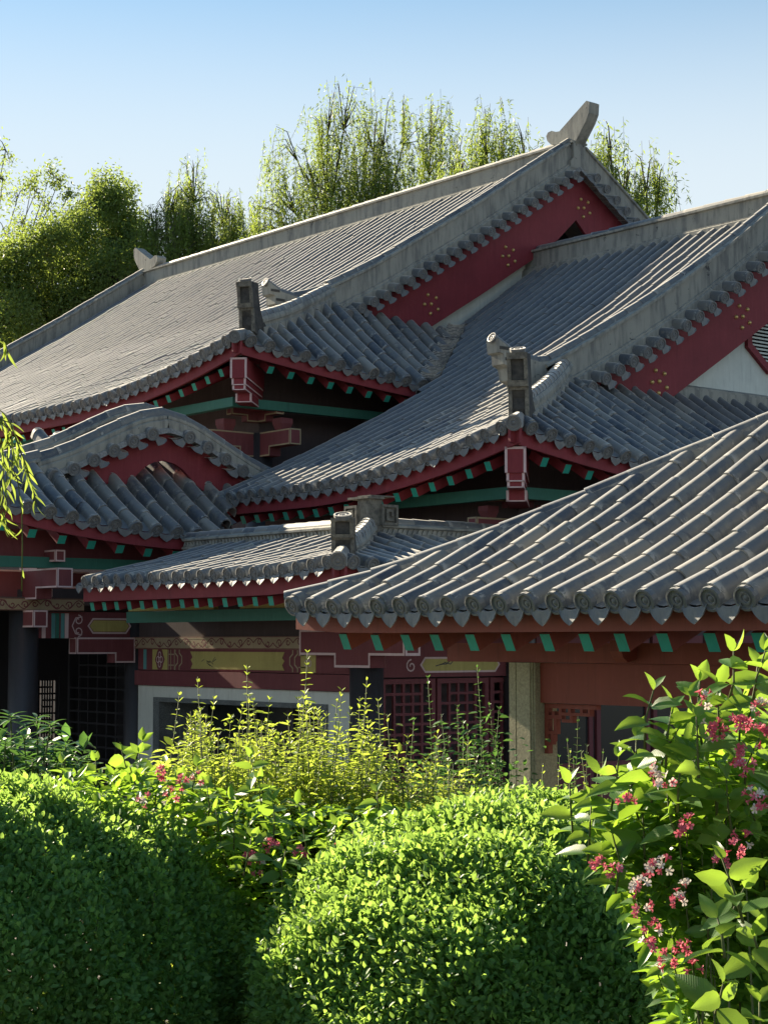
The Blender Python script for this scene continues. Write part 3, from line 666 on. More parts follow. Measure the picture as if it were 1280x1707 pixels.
hip(hall2, xe2, ye2, z2, pf2, k2, lf2, .42, tx2+.02, ud=.2, blk=.76)
corner_beam(hall2, V3(xe2-.12, ye2+.12, z2+.50-.25), dd)
# gable wall, its window, the flashing course at the foot
zb = z2+pf2(ty2)
mb = MB(); mb.prism([(17.2, zb-.3), (27.6, zb-.3), (yr2, surf2(yr2)-.3), (17.2, surf2(17.2)-.25)], (xg2-.20, 0, 0), (0, 1, 0), (0, 0, 1), (1, 0, 0), .12); mb.build('gable_wall', WHITE, hall2)
mb = MB(); mb.sweep([(xg2+.0, 17.6, zb+.02), (xg2+.0, 27.0, zb+.02)], [(-.1, -.1), (.10, -.1), (.10, .10), (.06, .10), (.06, .14), (-.1, .20)], (1, 0, 0), 0); mb.build('flashing_course', STUCCO, hall2)
oc = (yr2, 7.22); ow = yr2 - atx(1243, 590, xg2-.05)[1]; oh = .62
ob = [(-ow, -oh*.42), (-ow*.62, -oh), (ow*.62, -oh), (ow, -oh*.42), (ow, oh*.42), (ow*.62, oh), (-ow*.62, oh), (-ow, oh*.42)]
oi_ = inset(ob, .13); om = inset(ob, .065)
win = MB(); n = 8
O = V3(xg2-.08, oc[0], oc[1])
for pa, pb, ha, hb in ((ob, om, .07, .07), (om, oi_, .045, .045)):
    v = [O+V3(ha, a, b) for a, b in pa] + [O+V3(hb, a, b) for a, b in pb] + [O+V3(-.02, a, b) for a, b in pa] + [O+V3(-.06, a, b) for a, b in pb]
    win.add(v, [(i, (i+1) % n, n+(i+1) % n, n+i) for i in range(n)] + [(i, 2*n+i, 2*n+(i+1) % n, (i+1) % n) for i in range(n)] + [(n+i, n+(i+1) % n, 3*n+(i+1) % n, 3*n+i) for i in range(n)], 0)
wo = win.build('window', RED, hall2)
mb = MB(); mb.prism(oi_, O+V3(-.03, 0, 0), (0, 1, 0), (0, 0, 1), (1, 0, 0), .01); mb.build('backing', TAN, wo)
nsl = 17
for i in range(nsl):
    z = -oh+.15+(2*oh-.30)*(i+.5)/nsl; hw = ow-.13 if abs(z) < oh*.42-.05 else ow-.13-(abs(z)-oh*.42+.05)*.66
    mb = MB(); mb.box((O[0]-.02, O[1]-hw, O[2]+z-.014), (O[0]+.0, O[1]+hw, O[2]+z+.014)); mb.build('slat', TAN, wo)
for s in (-1, 1):
    mb = MB(); q = O + V3(.012, s*(ow*.42), 0)
    for a in range(4):
        cx_, cz_ = .10*math.cos(a*math.pi/2), .10*math.sin(a*math.pi/2)
        mb.tube([q+V3(0, cx_+.06*math.cos(t), cz_+.06*math.sin(t)) for t in [2*math.pi*i/10 for i in range(11)]], .014, 5)
    mb.tube([q+V3(0, 0, -.26), q+V3(0, 0, .26)], .012, 5); mb.build('emblem', DGREEN, wo)
# valley between the two roofs: stacked concave tiles
vp = []
for e in [i*.05 for i in range(0, 40)]:
    y = ye2
    while sk1(e, y) > zs2(y) and y < 26: y += .02
    vp.append(V3(xe1-e, y, zs2(y)))
vme = MB(); n = 6
V = [(.17*math.sin(a), yy, -.06*math.cos(a)+.17+dz) for yy, dz in ((-.02, .03), (.12, 0)) for a in [(-1.35+2.7*i/n) for i in range(n+1)]]
vme.add(V, [(j, j+1, n+1+j+1, n+1+j) for j in range(n)], 0, True); V = [(.17*math.sin(a), -.02, -.06*math.cos(a)+.20) for a in [(-1.35+2.7*i/n) for i in range(n+1)]]
vme.add(V + [(x, y, z-.05) for x, y, z in V], [(j, n+1+j, n+1+j+1, j+1) for j in range(n)], 0)
vme = vme.mesh('valley_tile', TILE)
for i in range(0, len(vp)-1, 1):
    inst('valley_tile', vme, roof2, frame(vp[i], vp[i+1]-vp[i]))
back_slope(hall2, xg1, xg2+.1, yr2, surf2, 8.5)
mb = MB(); mb.box((-21.6, 15.25, 0), (xe2-1.3, 29, 4.75)); mb.build('wall', DARK, hall2)
bracket_set(hall2, xe2-1.3, 15.25, 4.02, .8)
for i in range(7):
    y0 = 15.5+i*1.05; xw = xe2-1.3
    mb = MB(); mb.box((xw, y0, .2), (xw+.05, y0+.07, 2.6)); mb.box((xw, y0+.91, .2), (xw+.05, y0+.98, 2.6)); mb.box((xw, y0+.07, 2.5), (xw+.05, y0+.91, 2.6)); mb.box((xw, y0+.07, .9), (xw+.05, y0+.91, 1.0)); mb.box((xw, y0+.07, .2), (xw+.04, y0+.91, .9)); wn = mb.build('door_leaf', DRED, hall2)
    mb = MB(); mb.box((xw+.01, y0+.07, 1.0), (xw+.02, y0+.91, 2.5)); mb.build('pane', GLASSY, wn)
mb = MB(); mb.box((-21, 14.6, 4.22), (xe2-.7, 14.7, 4.36)); mb.box((xe2-.8, 14.7, 4.22), (xe2-.7, 22, 4.36)); mb.build('eave_purlin', DGREEN, hall2)

# ================================================================== entrance porch with the small curved gable
x3, y3, z3 = -20.0, 9.55, 3.93; xg3 = -21.25; yr3 = 13.2; KP = 1.0615
porch = thing('entrance_porch', 'small porch with curved red gable board beside the long hall, above a dark round column', 'building', (-21.5, 12.2, 0))
Rf = Roof(porch, 'roof', r=.085, L=.34, sp=.31)
pf3 = pchip([(0, 0), (.6, .36), (1.25, .80), (2.2, 1.42)]); lf3 = lambda u: .44*max(0, 1-u/3.82)**2
us = [.975 + .31*i for i in range(-3, 14)]
S3 = Rf.face((x3, y3, z3), (0, 1, 0), (-1, 0, 0), pf3, lf3, us, lambda u: min(max(u, 0)*1.1, 2.1 if 2.1 < u < 5.2 else 1.18), lambda u: 0.0 if u < 3.9 else (u-3.84)*1.05)
Rf.eave_line(S3, -.1, 3.95, (-1, 0, 0), 14, h=.2); Rf.soffit(S3, [-.1+4.2*i/10 for i in range(11)], lambda u: 1.3)
Rf.rafters(S3, [.30+.42*i for i in range(9)], RM, ln=1.1, w=.11, h=.12, dz=.31)
roof3 = Rf.finish(RM)
_s3 = pchip([(9.0, 4.28), (10.15, 4.50), (11.0, 4.77), (11.65, 5.08), (12.15, 5.30), (12.45, 5.36)]); sf3 = lambda y: 2.5+(_s3(y/KP)-2.5)*KP
P3 = lambda px, py: tuple(atx(px, py, xg3+.12)[1:])
bl = [(yr3, P3(273, 768)[1])] + [P3(*p) for p in ((255, 771), (242, 778), (230, 789), (216, 803), (205, 810), (150, 803), (120, 787))]
gable_set(porch, roof3, xg3, yr3, sf3, 11.25, 11.25, .30, .082, bl, [], ridge_h=.11, cap_r=.08, out=.30, discm=disc_mesh(.082, 'verge_disc'), dripm=drip_mesh(.11, .13, 'verge_drip'))
for xx, hh in ((xg3-.42, .24),):
    for sg in (1, -1):
        pth = [(xx, yr3 - sg*(yr3-y), sf3(y)) for y in [10.9+(yr3-10.9)*i/12 for i in range(13)]]
        mb = MB(); mb.sweep(pth, ridge_body(hh, .2), (1, 0, 0), 0); o = mb.build('rear_ridge', STUCCO, porch); cap_tiles(o, [V3(*p)+V3(0, 0, hh+.02) for p in pth], .08, .32)
pth = [(xg3+.06, y, sf3(y)-.05) for y in [9.1+(11.3-9.1)*i/6 for i in range(7)]]
mb = MB(); mb.sweep(pth, ridge_body(.20, .26), (1, 0, 0), 0); o = mb.build('hip_ridge', STUCCO, porch); cap_tiles(o, [V3(*p)+V3(0, 0, .22) for p in pth], .085, .32)
mb = MB(); mb.sweep([(xg3-.2, yr3-sg_, sf3(yr3-abs(sg_))) for sg_ in [2.2-4.4*i/20 for i in range(21)]], [(-.3, -.02), (.3, -.02), (.3, .02), (-.3, .02)], (1, 0, 0)); mb.build('gable_cover', TILE, porch)
mb = MB(); mb.box((-22.5, 11.0, 4.0), (-22.4, 15.2, 5.2)); mb.build('loft_wall', DARK, porch)
# posts, beams and brackets of the porch
def column(B, x, y, z0, zt, r, mat=BLACK):
    mb = MB(); mb.tube([(x, y, z0), (x, y, z0+.02), (x, y, zt)], [r, r, r*.97], 20); return mb.build('column', mat, B)
cx3, cy3 = -21.43, 11.26
column(porch, cx3, cy3, 0, 3.2, .20)
mats = (DRED, PINK)
bracket(porch, (cx3, cy3, 3.455), (1, 0, 0), 1.08, .25, .22, .5, mats); bracket(porch, (cx3, cy3, 3.455), (0, -1, 0), 1.0, .25, .22, .5, mats); bracket(porch, (cx3, cy3, 3.455), (0, 1, 0), .9, .22, .20, .4, mats)
bracket(porch, (cx3, cy3, 3.69), (1, 0, 0), .95, .15, .14, .5, mats); bracket(porch, (cx3, cy3, 3.69), (0, 1, 0), 1.3, .13, .14, .5, mats); bracket(porch, (cx3, cy3, 2.925), (1, 0, 0), .45, .22, .2, .3, mats)
mb = MB(); mb.box((x3-.75, 9.0, 3.46), (x3-.63, 13.9, 3.60)); mb.build('eave_purlin', DGREEN, porch)
mb = MB(); mb.box((x3-.8, 9.0, 3.605), (x3-.76, 13.9, 3.95)); mb.build('frieze_board', DRED, porch)

def ribbon(mb, pts, o, ea, eb, en, w, off, mi=0):
    """flat painted line of width w through 2D points, 3 mm above the surface"""
    o = V3(*o); ea = V3(*ea); eb = V3(*eb); en = V3(*en); P = [V3(*p) for p in pts]; L_ = []; R_ = []
    for i in range(len(P)):
        t = P[min(i+1, len(P)-1)] - P[max(i-1, 0)]; t = t/(np.linalg.norm(t)+1e-9); q = V3(-t[1], t[0])*w/2
        for lst, p in ((L_, P[i]+q), (R_, P[i]-q)): lst.append(o+ea*p[0]+eb*p[1]+en*off)
    n = len(P); mb.add(L_+R_, [(i, i+1, n+i+1, n+i) for i in range(n-1)], mi)
def spiral(cx, cy, r, a0, turns, sgn=1, n=14): return [(cx + r*(1-.8*i/n)*math.cos(a0+sgn*turns*2*math.pi*i/n), cy + r*(1-.8*i/n)*math.sin(a0+sgn*turns*2*math.pi*i/n)) for i in range(n+1)]
def scroll_band(B, o, ea, en, ln, h, n, ground=TAN, line=DRED):
    mb = MB(); eb = (0, 0, 1); mb.prism([(0, 0), (ln, 0), (ln, h), (0, h)], o, ea, eb, V3(*en)*-1, .06, 0); st = ln/n
    for i in range(n):
        c = st*(i+.5); f = 1 if i % 2 else -1
        ribbon(mb, spiral(c-st*.18, h*.5+f*h*.05, h*.34, 0 if f > 0 else math.pi, 1.15, f), o, ea, eb, en, h*.10, .003, 1)
        ribbon(mb, spiral(c+st*.24, h*.5-f*h*.05, h*.28, math.pi if f > 0 else 0, 1.0, f), o, ea, eb, en, h*.09, .003, 1)
        ribbon(mb, [(c-st*.5+st*t, h*.5+f*h*.36*math.sin(t*math.pi*2)) for t in [k/12 for k in range(13)]], o, ea, eb, en, h*.08, .0035, 1)
    for z in (h*.04, h*.96): ribbon(mb, [(0, z), (ln, z)], o, ea, eb, en, h*.05, .0032, 1)
    return mb.build('scroll_band', [ground, line], B)
scroll_band(porch, (cx3+.24, 9.1, 2.925), (0, 1, 0), (1, 0, 0), 2.92, .16, 9)
# painted beam from the column to the gallery corner
mb = MB(); O3 = V3(cx3+.12, cy3+.18, 2.565)
mb.box((cx3-.12, cy3+.1, 2.565), (cx3+.12, 12.8, 2.915), 0); e1, e2, e3 = (0, 1, 0), (0, 0, 1), (1, 0, 0)
for a, c_ in ((.02, 1), (.16, 3), (.22, 4), (.30, 3), (.36, 1)): mb.prism([(a, 0), (a+.055, 0), (a+.055, .33), (a, .33)], O3, e1, e2, e3, .003, c_)
for s in (1, -1):
    ribbon(mb, spiral(.56, .165+s*.075, .07, math.pi*.5*s, 1.1, -s), O3, e1, e2, e3, .016, .004, 1); ribbon(mb, spiral(1.52, .165+s*.06, .06, math.pi*.5*s, 1.1, s), O3, e1, e2, e3, .014, .004, 1)
ribbon(mb, [(.47, .165), (.52, .27), (.62, .285)], O3, e1, e2, e3, .016, .004, 1); ribbon(mb, [(.47, .165), (.52, .06), (.62, .045)], O3, e1, e2, e3, .016, .004, 1)
pl = [(.70, .165), (.78, .06), (1.30, .06), (1.38, .165), (1.30, .27), (.78, .27)]; pi_ = inset(pl, .022)
v = [O3+V3(.004, a, b) for a, b in pl] + [O3+V3(.004, a, b) for a, b in pi_]
mb.add(v, [(i, (i+1) % 6, 6+(i+1) % 6, 6+i) for i in range(6)], 1); mb.add([O3+V3(.004, a, b) for a, b in inset(pl, .03)], [tuple(range(6))], 2)
mb.build('painted_beam', [DRED, PINK, YEL, CYAN, DGREEN], porch)
bracket(porch, (-21.35, 12.85, 2.575), (0, -1, 0), .9, .22, .2, .35, mats)
column(porch, -21.4, 12.95, 0, 2.9, .16)
# rear wall of the porch with lattice windows towards the garden
def lattice(B, o, ea, ln, h, nx, nz, th=.03, bar=.022, mat=BLACK, name='lattice'):
    mb = MB(); ea = V3(*ea); sd = V3(-ea[1], ea[0], 0)
    fr_ = lambda a0, b0, a1, b1, t=th: mb.obox(o, ea, sd, (0, 0, 1), (a0, -t/2, b0), (a1, t/2, b1), 0)
    fr_(0, 0, ln, .06); fr_(0, h-.06, ln, h); fr_(0, .06, .06, h-.06); fr_(ln-.06, .06, ln, h-.06)
    for i in range(1, nx):
        a = .06+(ln-.12)*i/nx; cut = random.random()
        fr_(a-bar/2, .06, a+bar/2, h-.06, th*.7)
    for i in range(1, nz):
        b = .06+(h-.12)*i/nz; j0 = random.choice((0, 0, 1)); j1 = nx - random.choice((0, 0, 1))
        fr_(.06+(ln-.12)*j0/nx, b-bar/2, .06+(ln-.12)*j1/nx, b+bar/2, th*.66)
    o_ = mb.build(name, mat, B); o_['kind'] = 'stuff'; return o_
# the openings look through the porch; the back stands at x = -25.6
xb = -25.6
ya = lambda px: atx(px, 1160, xb)[1]; zaa = lambda py: atx(90, py, xb)[2]
mb = MB()
mb.box((xb-.1, 8.5, 0), (xb, ya(63), 3.6)); mb.box((xb-.1, ya(63), zaa(1128)), (xb, ya(135), 3.6)); mb.box((xb-.1, ya(100), 0), (xb, ya(121), zaa(1128))); mb.box((xb-.1, ya(135), 0), (xb, 15.6, 3.6))
mb.build('rear_wall', BLACK, porch)
lattice(porch, (xb-.05, ya(63), .2), (0, 1, 0), ya(100)-ya(63), zaa(1128)-.2, 6, 16, bar=.03); lattice(porch, (xb-.05, ya(121), .2), (0, 1, 0), ya(135)-ya(121), zaa(1128)-.2, 3, 16, bar=.03)
mb = MB(); mb.box((xb, 15.1, 0), (-21.6, 15.2, 3.6)); mb.build('side_wall', BLACK, porch)
mb = MB(); mb.box((xb, 8.8, 3.0), (-21.2, 15.1, 3.1)); mb.build('ceiling', DARK, porch)
lattice(porch, (-24.6, 13.7, .2), (1, 0, 0), 2.6, 2.2, 9, 12, bar=.028)

# ================================================================== pent-roofed gallery in the middle
gal = thing('covered_gallery', 'low gallery with pent roof, knot ornament at its ridge corner and white window wall below', 'building', (-17.5, 12.5, 0))
xe4, ye4, z4 = -14.30, 11.0, 3.235
Rf = Roof(gal, 'roof', r=.070, L=.30, sp=.256, limit=220)
pf4 = pchip([(0, 0), (1.0, .23), (1.85, .47)]); lf4 = quadlift(.09, 1.6)
S4 = Rf.face((xe4, ye4, z4), (-1, 0, 0), (0, 1, 0), pf4, lf4, [.16+.256*i for i in range(20)], lambda u: min(max(u-.05, 0), 1.8))
S4s = Rf.face((xe4, ye4, z4), (0, 1, 0), (-1, 0, 0), pf4, lf4, [.16+.256*i for i in range(22)], lambda u: min(max(u-.05, 0), 1.8))
Rf.eave_line(S4, -.02, 5.2, (0, 1, 0), 12, h=.19); Rf.eave_line(S4s, -.02, 6, (-1, 0, 0), 12, h=.19)
Rf.soffit(S4, [.03+5.2*i/10 for i in range(11)], lambda u: min(u+.1, 1.5)); Rf.soffit(S4s, [.03+5.8*i/10 for i in range(11)], lambda u: min(u+.1, 1.5))
Rf.rafters(S4, [.5+.29*i for i in range(17)], RM, ln=.9, w=.09, h=.10, dz=.27, hipk=1.0); Rf.rafters(S4s, [.5+.29*i for i in range(16)], RM, ln=.9, w=.09, h=.10, dz=.27, hipk=1.0)
roof4 = Rf.finish(RM)
xr4, yr4, zr4 = -16.15, 12.87, z4+.455
def course(B, pts, side, h=.19):
    mb = MB(); mb.sweep(pts, [(-.09, -.12), (.09, -.12), (.09, .03), (.115, .035), (.115, .06), (.075, .065), (.075, .135), (.115, .14), (.115, .165), (.06, h), (-.06, h), (-.09, .1)], side, 0)
    a, b = V3(*pts[0]), V3(*pts[-1]); L_ = np.linalg.norm(b-a); t = (b-a)/L_; n = int(L_/.075); sd = V3(*side); tf = MB()
    for s in (1,):
        for i in range(n):
            p = a+t*(i+.5)*.075+sd*.077*s; tf.add([p-t*.036+V3(0, 0, .067), p+t*.036+V3(0, 0, .067), p+V3(0, 0, .132), p-t*.036+V3(0, 0, .067)+sd*.02*s, p+t*.036+V3(0, 0, .067)+sd*.02*s, p+V3(0, 0, .132)+sd*.02*s], [(3, 4, 5), (0, 1, 4, 3), (1, 2, 5, 4), (2, 0, 3, 5)])
    o = mb.build('wall_ridge', STUCCO, B); tf.build('sawtooth_course', STUCCO, o, kind='stuff'); cap_tiles(o, [V3(*p)+V3(0, 0, h-.01) for p in pts], .07, .26); return o
course(gal, [(-19.95, yr4, zr4), (-18, yr4, zr4), (xr4-.1, yr4, zr4)], (0, -1, 0)); course(gal, [(xr4, yr4+.1, zr4), (xr4, 15, zr4), (xr4, 17.5, zr4)], (1, 0, 0))
def greek_key(mb, o, ea, en, s):
    e = (0, 0, 1); t = s*.13
    mb.prism([(-s/2, 0), (s/2, 0), (s/2, s), (-s/2, s)], o, ea, e, V3(*en), .05, 0)
    q = V3(*o)+V3(*en)*.05
    for a0, b0, a1, b1 in ((-.5, 0, .5, .13), (-.5, .87, .5, 1), (-.5, .13, -.37, .87), (.37, .13, .5, .87), (-.22, .22, .22, .34), (-.22, .34, -.10, .78), (-.10, .66, .20, .78), (.10, .44, .22, .66)):
        mb.prism([(a0*s, b0*s), (a1*s, b0*s), (a1*s, b1*s), (a0*s, b1*s)], q, ea, e, en, .03, 0)
mb = MB(); kz = zr4+.16
greek_key(mb, (xr4-.19, yr4-.06, kz), (1, 0, 0), (0, -1, 0), .23); greek_key(mb, (xr4+.06, yr4+.19, kz), (0, 1, 0), (1, 0, 0), .24)
mb.box((xr4-.1, yr4-.1, kz-.1), (xr4+.1, yr4+.1, kz+.31)); mb.box((xr4-.24, yr4-.14, kz+.30), (xr4+.14, yr4+.1, kz+.325)); mb.box((xr4-.1, yr4-.1, kz+.326), (xr4+.14, yr4+.26, kz+.34))
mb.build('knot_ornament', MSTONE, gal)
hip(gal, xe4, ye4, z4, pf4, 1.0, lf4, .45, 1.86, h=.16, w=.17, ud=.24, blk=.40)
mb = MB(); mb.box((-20.2, yr4+.1, 3.2), (xr4-.1, 15.2, 3.55)); mb.build('flat_deck', DARK, gal)
# front wall
Y4 = 12.9; X = lambda px, py=1150: aty(px, py, Y4)[0]; Zp = lambda py: aty(400, py, Y4)[2]
ex, ey, en = (1, 0, 0), (0, 0, 1), (0, -1, 0)
xc4 = aty(611, 1150, Y4)[0]; mb = MB(); w0, w1, wt = X(293), X(536), Zp(1184)
mb.box((X(231), Y4, 0), (X(258), Y4+.25, Zp(1148))); mb.box((X(258), Y4, Zp(1168)), (X(547), Y4+.25, Zp(1148))); mb.box((X(547), Y4, 0), (xc4-.1, Y4+.25, Zp(1148))); mb.build('white_wall', WHITE, gal)
mb = MB(); fo = -.02
mb.box((X(258), Y4+fo, .2), (X(268), Y4+.3, Zp(1168))); mb.box((X(268), Y4+fo, Zp(1176)), (X(538), Y4+.3, Zp(1168))); mb.box((X(538), Y4+fo, .2), (X(547), Y4+.3, Zp(1168)))
mb.box((X(268), Y4+.3, .2), (X(268)+.03, Y4+.75, Zp(1176))); mb.build('window_surround', GRAN, gal)
mb = MB(); mb.box((X(268)+.035, Y4+.74, .2), (X(538), Y4+.78, Zp(1176))); mb.build('window_pane', GLASSY, gal)
for px in (350, 410, 470): 
    mb = MB(); mb.box((X(px), Y4+.70, .2), (X(px)+.05, Y4+.735, Zp(1176))); mb.build('mullion', BLACK, gal)
mb = MB(); mb.box((X(231), Y4-.06, Zp(1147)), (xc4-.1, Y4+.2, Zp(1121))); mb.build('red_beam', DRED, gal)
zlo, zhi = Zp(1120), Zp(1082); hb = zhi-zlo; pb = MB(); O4 = V3(X(234, 1100), Y4-.03, zlo)
pb.box((X(234, 1100), Y4-.03, zlo), (xc4-.1, Y4+.2, zhi), 0)
def rect(a0, b0, a1, b1, mi, off=.003): pb.prism([(a0, b0), (a1, b0), (a1, b1), (a0, b1)], O4, ex, ey, en, off, mi)
A = lambda px: X(px, 1100)-X(234, 1100)
rect(A(243), .01, A(248), hb-.01, 4); rect(A(258), .01, A(283), hb-.01, 2)
cxq = (A(258)+A(283))/2; dia = [(cxq+.105*math.cos(t)*(1.15 if abs(math.sin(t)) < .3 else .9), hb/2+.15*math.sin(t)) for t in [2*math.pi*i/16 for i in range(16)]]
pb.prism(dia, O4, ex, ey, en, .005, 0)
for k in range(4):
    q = [(cxq+.045*math.cos(k*math.pi/2)+.03*math.cos(t), hb/2+.062*math.sin(k*math.pi/2)+.04*math.sin(t)) for t in [2*math.pi*i/10 for i in range(11)]]
    ribbon(pb, q, O4, ex, ey, en, .012, .008, 1)
for a in (A(284), A(288), A(294)): rect(a, .01, a+.014, hb-.01, 3)
for s, b in ((1, A(296)), (-1, A(500))):
    for j in range(2):
        c = b+s*.10*j
        ribbon(pb, [(c, .01), (c, hb*.2), (c+s*.06, hb*.35), (c+s*.06, hb*.65), (c, hb*.8), (c, hb-.01)], O4, ex, ey, en, .022, .004, 3)
    rect(min(b-s*.02, b-s*.16), hb*.22, max(b-s*.02, b-s*.16), hb*.27, 3); rect(min(b-s*.02, b-s*.16), hb*.72, max(b-s*.02, b-s*.16), hb*.77, 3)
pn = [(A(322), hb*.10), (A(325), hb*.32), (A(322), hb*.5), (A(325), hb*.62), (A(321), hb*.88), (A(478), hb*.88), (A(474), hb*.62), (A(478), hb*.5), (A(474), hb*.32), (A(478), hb*.10)]
pb.prism(pn, O4, ex, ey, en, .004, 2)
for i in range(9):                                        # faded brush strokes of the landscape on the panel
    a = A(338)+.35*random.random(); b = hb*(.3+.25*random.random())
    ribbon(pb, [(a, b), (a+.05+.06*random.random(), b+.05*random.uniform(-1, 1))], O4, ex, ey, en, .008, .006, 5)
rect(A(505), .01, A(530), hb-.01, 2)
q0 = (A(505)+A(530))/2
for k in range(3): ribbon(pb, [(q0+.04*math.cos(math.pi/2+k*2.1)+.03*math.cos(t), hb/2+.05*math.sin(math.pi/2+k*2.1)+.035*math.sin(t)) for t in [2*math.pi*i/10 for i in range(11)]], O4, ex, ey, en, .012, .008, 1)
pb.build('painted_beam', [DRED, PINK, YEL, TAN, CYAN, BLACK], gal)
scroll_band(gal, (X(226, 1075), Y4-.06, Zp(1082)), ex, en, X(640, 1075)-X(226, 1075), Zp(1061)-Zp(1082), 13)
mb = MB(); mb.box((X(234, 1100), Y4-.02, Zp(1061)), (xc4-.1, Y4+.2, 3.3)); mb.build('upper_wall', DARK, gal)
mb = MB(); y5 = 11.9; mb.box((-19.9, y5, aty(300, 1037, y5)[2]), (-15.4, y5+.12, aty(300, 1018, y5)[2])); mb.build('eave_purlin', DGREEN, gal)
mb = MB(); mb.box((-19.9, y5+.03, aty(300, 1017, y5)[2]), (-17.95, y5+.1, aty(300, 1002, y5)[2])); mb.box((-17.4, y5+.03, aty(300, 1017, y5)[2]), (-15.4, y5+.1, aty(300, 1002, y5)[2])); mb.build('frieze_board', YEL, gal)
# corner column with its stepped cap, latticed side wall
column(gal, xc4, Y4, 0, 2.3, .20)
mb = MB(); zt = 2.66
framed(mb, [(-1.0, 0), (-1.0, -.30), (-.32, -.30), (-.32, -.44), (.34, -.44), (.34, -.30), (.95, -.30), (.95, 0)], (xc4, Y4-.22, zt), ex, ey, (0, 1, 0), .22, .028)
framed(mb, [(0, -.30), (.22, -.30), (.22, 0), (0, 0)], (xc4+.95, Y4-.22, zt), (0, 1, 0), ey, (1, 0, 0), .005, .03); mb.build('column_cap', [DRED, PINK], gal)
Xs = xc4+.02; Yp = lambda px: atx(px, 1120, Xs)[1]; Zs = lambda py: atx(750, py, Xs)[2]
mb = MB(); mb.box((Xs-.2, Y4+.1, Zs(1128)), (Xs, 15.4, 3.3), 0); O5 = V3(Xs, 0, 0)
pl = [(Yp(700), Zs(1108)), (Yp(708), Zs(1121)), (Yp(825), Zs(1121)), (Yp(833), Zs(1108)), (Yp(825), Zs(1095)), (Yp(708), Zs(1095))]
mb.prism(pl, O5, (0, 1, 0), ey, (1, 0, 0), .004, 1); mb.prism(inset(pl, .022), O5, (0, 1, 0), ey, (1, 0, 0), .008, 2)
for s, px in ((1, 685), (-1, 848)): ribbon(mb, spiral(Yp(px), Zs(1110), .08, math.pi/2, 1.3, s), O5, (0, 1, 0), ey, (1, 0, 0), .018, .006, 1)
for i in range(3): ribbon(mb, [(Yp(725)+.07*i, Zs(1110)+.02*i), (Yp(735)+.07*i, Zs(1107)), (Yp(742)+.07*i, Zs(1104)+.02*i)], O5, (0, 1, 0), ey, (1, 0, 0), .012, .011, 3)
mb.build('painted_side_beam', [DRED, PINK, YEL, BLACK], gal)
mb = MB(); mb.box((Xs-.3, Y4+.2, 0), (Xs-.25, 15.4, 2.2)); mb.build('side_wall', DARK, gal)
y_ = Y4+.25
for i in range(3): lattice(gal, (Xs-.08, y_+i*.85, .9), (0, 1, 0), .82, Zs(1128)-.92, 5, 9, th=.05, bar=.032, mat=DRED)
mb = MB(); mb.box((Xs-.12, Y4+.2, 0), (Xs-.02, 15.4, .88)); mb.build('dado_panel', DRED, gal)

# ================================================================== open corridor nearest the garden
cor = thing('garden_corridor', 'open corridor with large weathered roof tiles, stone posts and red beams tinted as sunlit', 'building', (-7, 10, 0))
xe5, ye5, z5 = -10.34, 7.5, 2.735
Rf = Roof(cor, 'roof', r=.066, L=.30, sp=.2385)
pf5 = pchip([(0, 0), (.36, .15), (.66, .29), (1.14, .54), (1.56, .78), (1.97, 1.02), (2.55, 1.36)]); lf5 = quadlift(.03, .8)
S5 = Rf.face((xe5, ye5, z5), (1, 0, 0), (0, 1, 0), pf5, lf5, [.09+.2385*i for i in range(29)], lambda u: min(max(u-.02, 0), 2.5), Lp=.262)
Rf.eave_line(S5, .0, 7, (0, 1, 0), 14, h=.16, off=.09, drop=.045)
Rf.soffit(S5, [.03+6.9*i/10 for i in range(11)], lambda u: min(u+.1, 2.5), dz=.14)
rp = [aty(px, 1070, ye5+.17)[0]-xe5 for px in (571, 624, 674, 723, 782, 842, 907, 972, 1031, 1102, 1181, 1261)]; rp += [rp[-1]+.37*(i+1) for i in range(4)]
Rf.rafters(S5, rp, RM, ln=.75, w=.085, h=.115, dz=.25, start=.17, hipk=1.0)
roof5 = Rf.finish([RED_SUN, GREEN])
hp = [V3(xe5+u, ye5+u, z5+pf5(u)+lf5(u)+.035) for u in [2.55*i/12 for i in range(13)]]
mb = MB(); mb.sweep(hp, [(-.05, -.1), (.05, -.1), (.06, .02), (-.06, .02)], (.707, -.707, 0), 0); o = mb.build('hip_ridge', MORTAR, cor); cap_tiles(o, hp, .062, .31)
mb = MB(); pts = []; nn = 8
for y0 in (ye5, ye5+5.1): pts += [(xe5+2.55*i/nn, y0+(2.55*i/nn if y0 == ye5 else -2.55*i/nn), z5+pf5(2.55*i/nn)-.02) for i in range(nn+1)]
mb.add(pts, [(i, i+1, nn+1+i+1, nn+1+i) for i in range(nn)], 0)
pts = []
for i in range(nn+1): pts += [(xe5+2.55-2.55*i/nn, ye5+2.55+2.55*i/nn, z5+pf5(2.55-2.55*i/nn)-.02), (-3.4, ye5+2.55+2.55*i/nn, z5+pf5(2.55-2.55*i/nn)-.02)]
mb.add(pts, [(2*i, 2*i+1, 2*i+3, 2*i+2) for i in range(nn)], 0); mb.build('rear_slope', TILE, cor)
ridge_line(cor, xe5+2.5, -3.4, ye5+2.55, z5+pf5(2.5), .22)
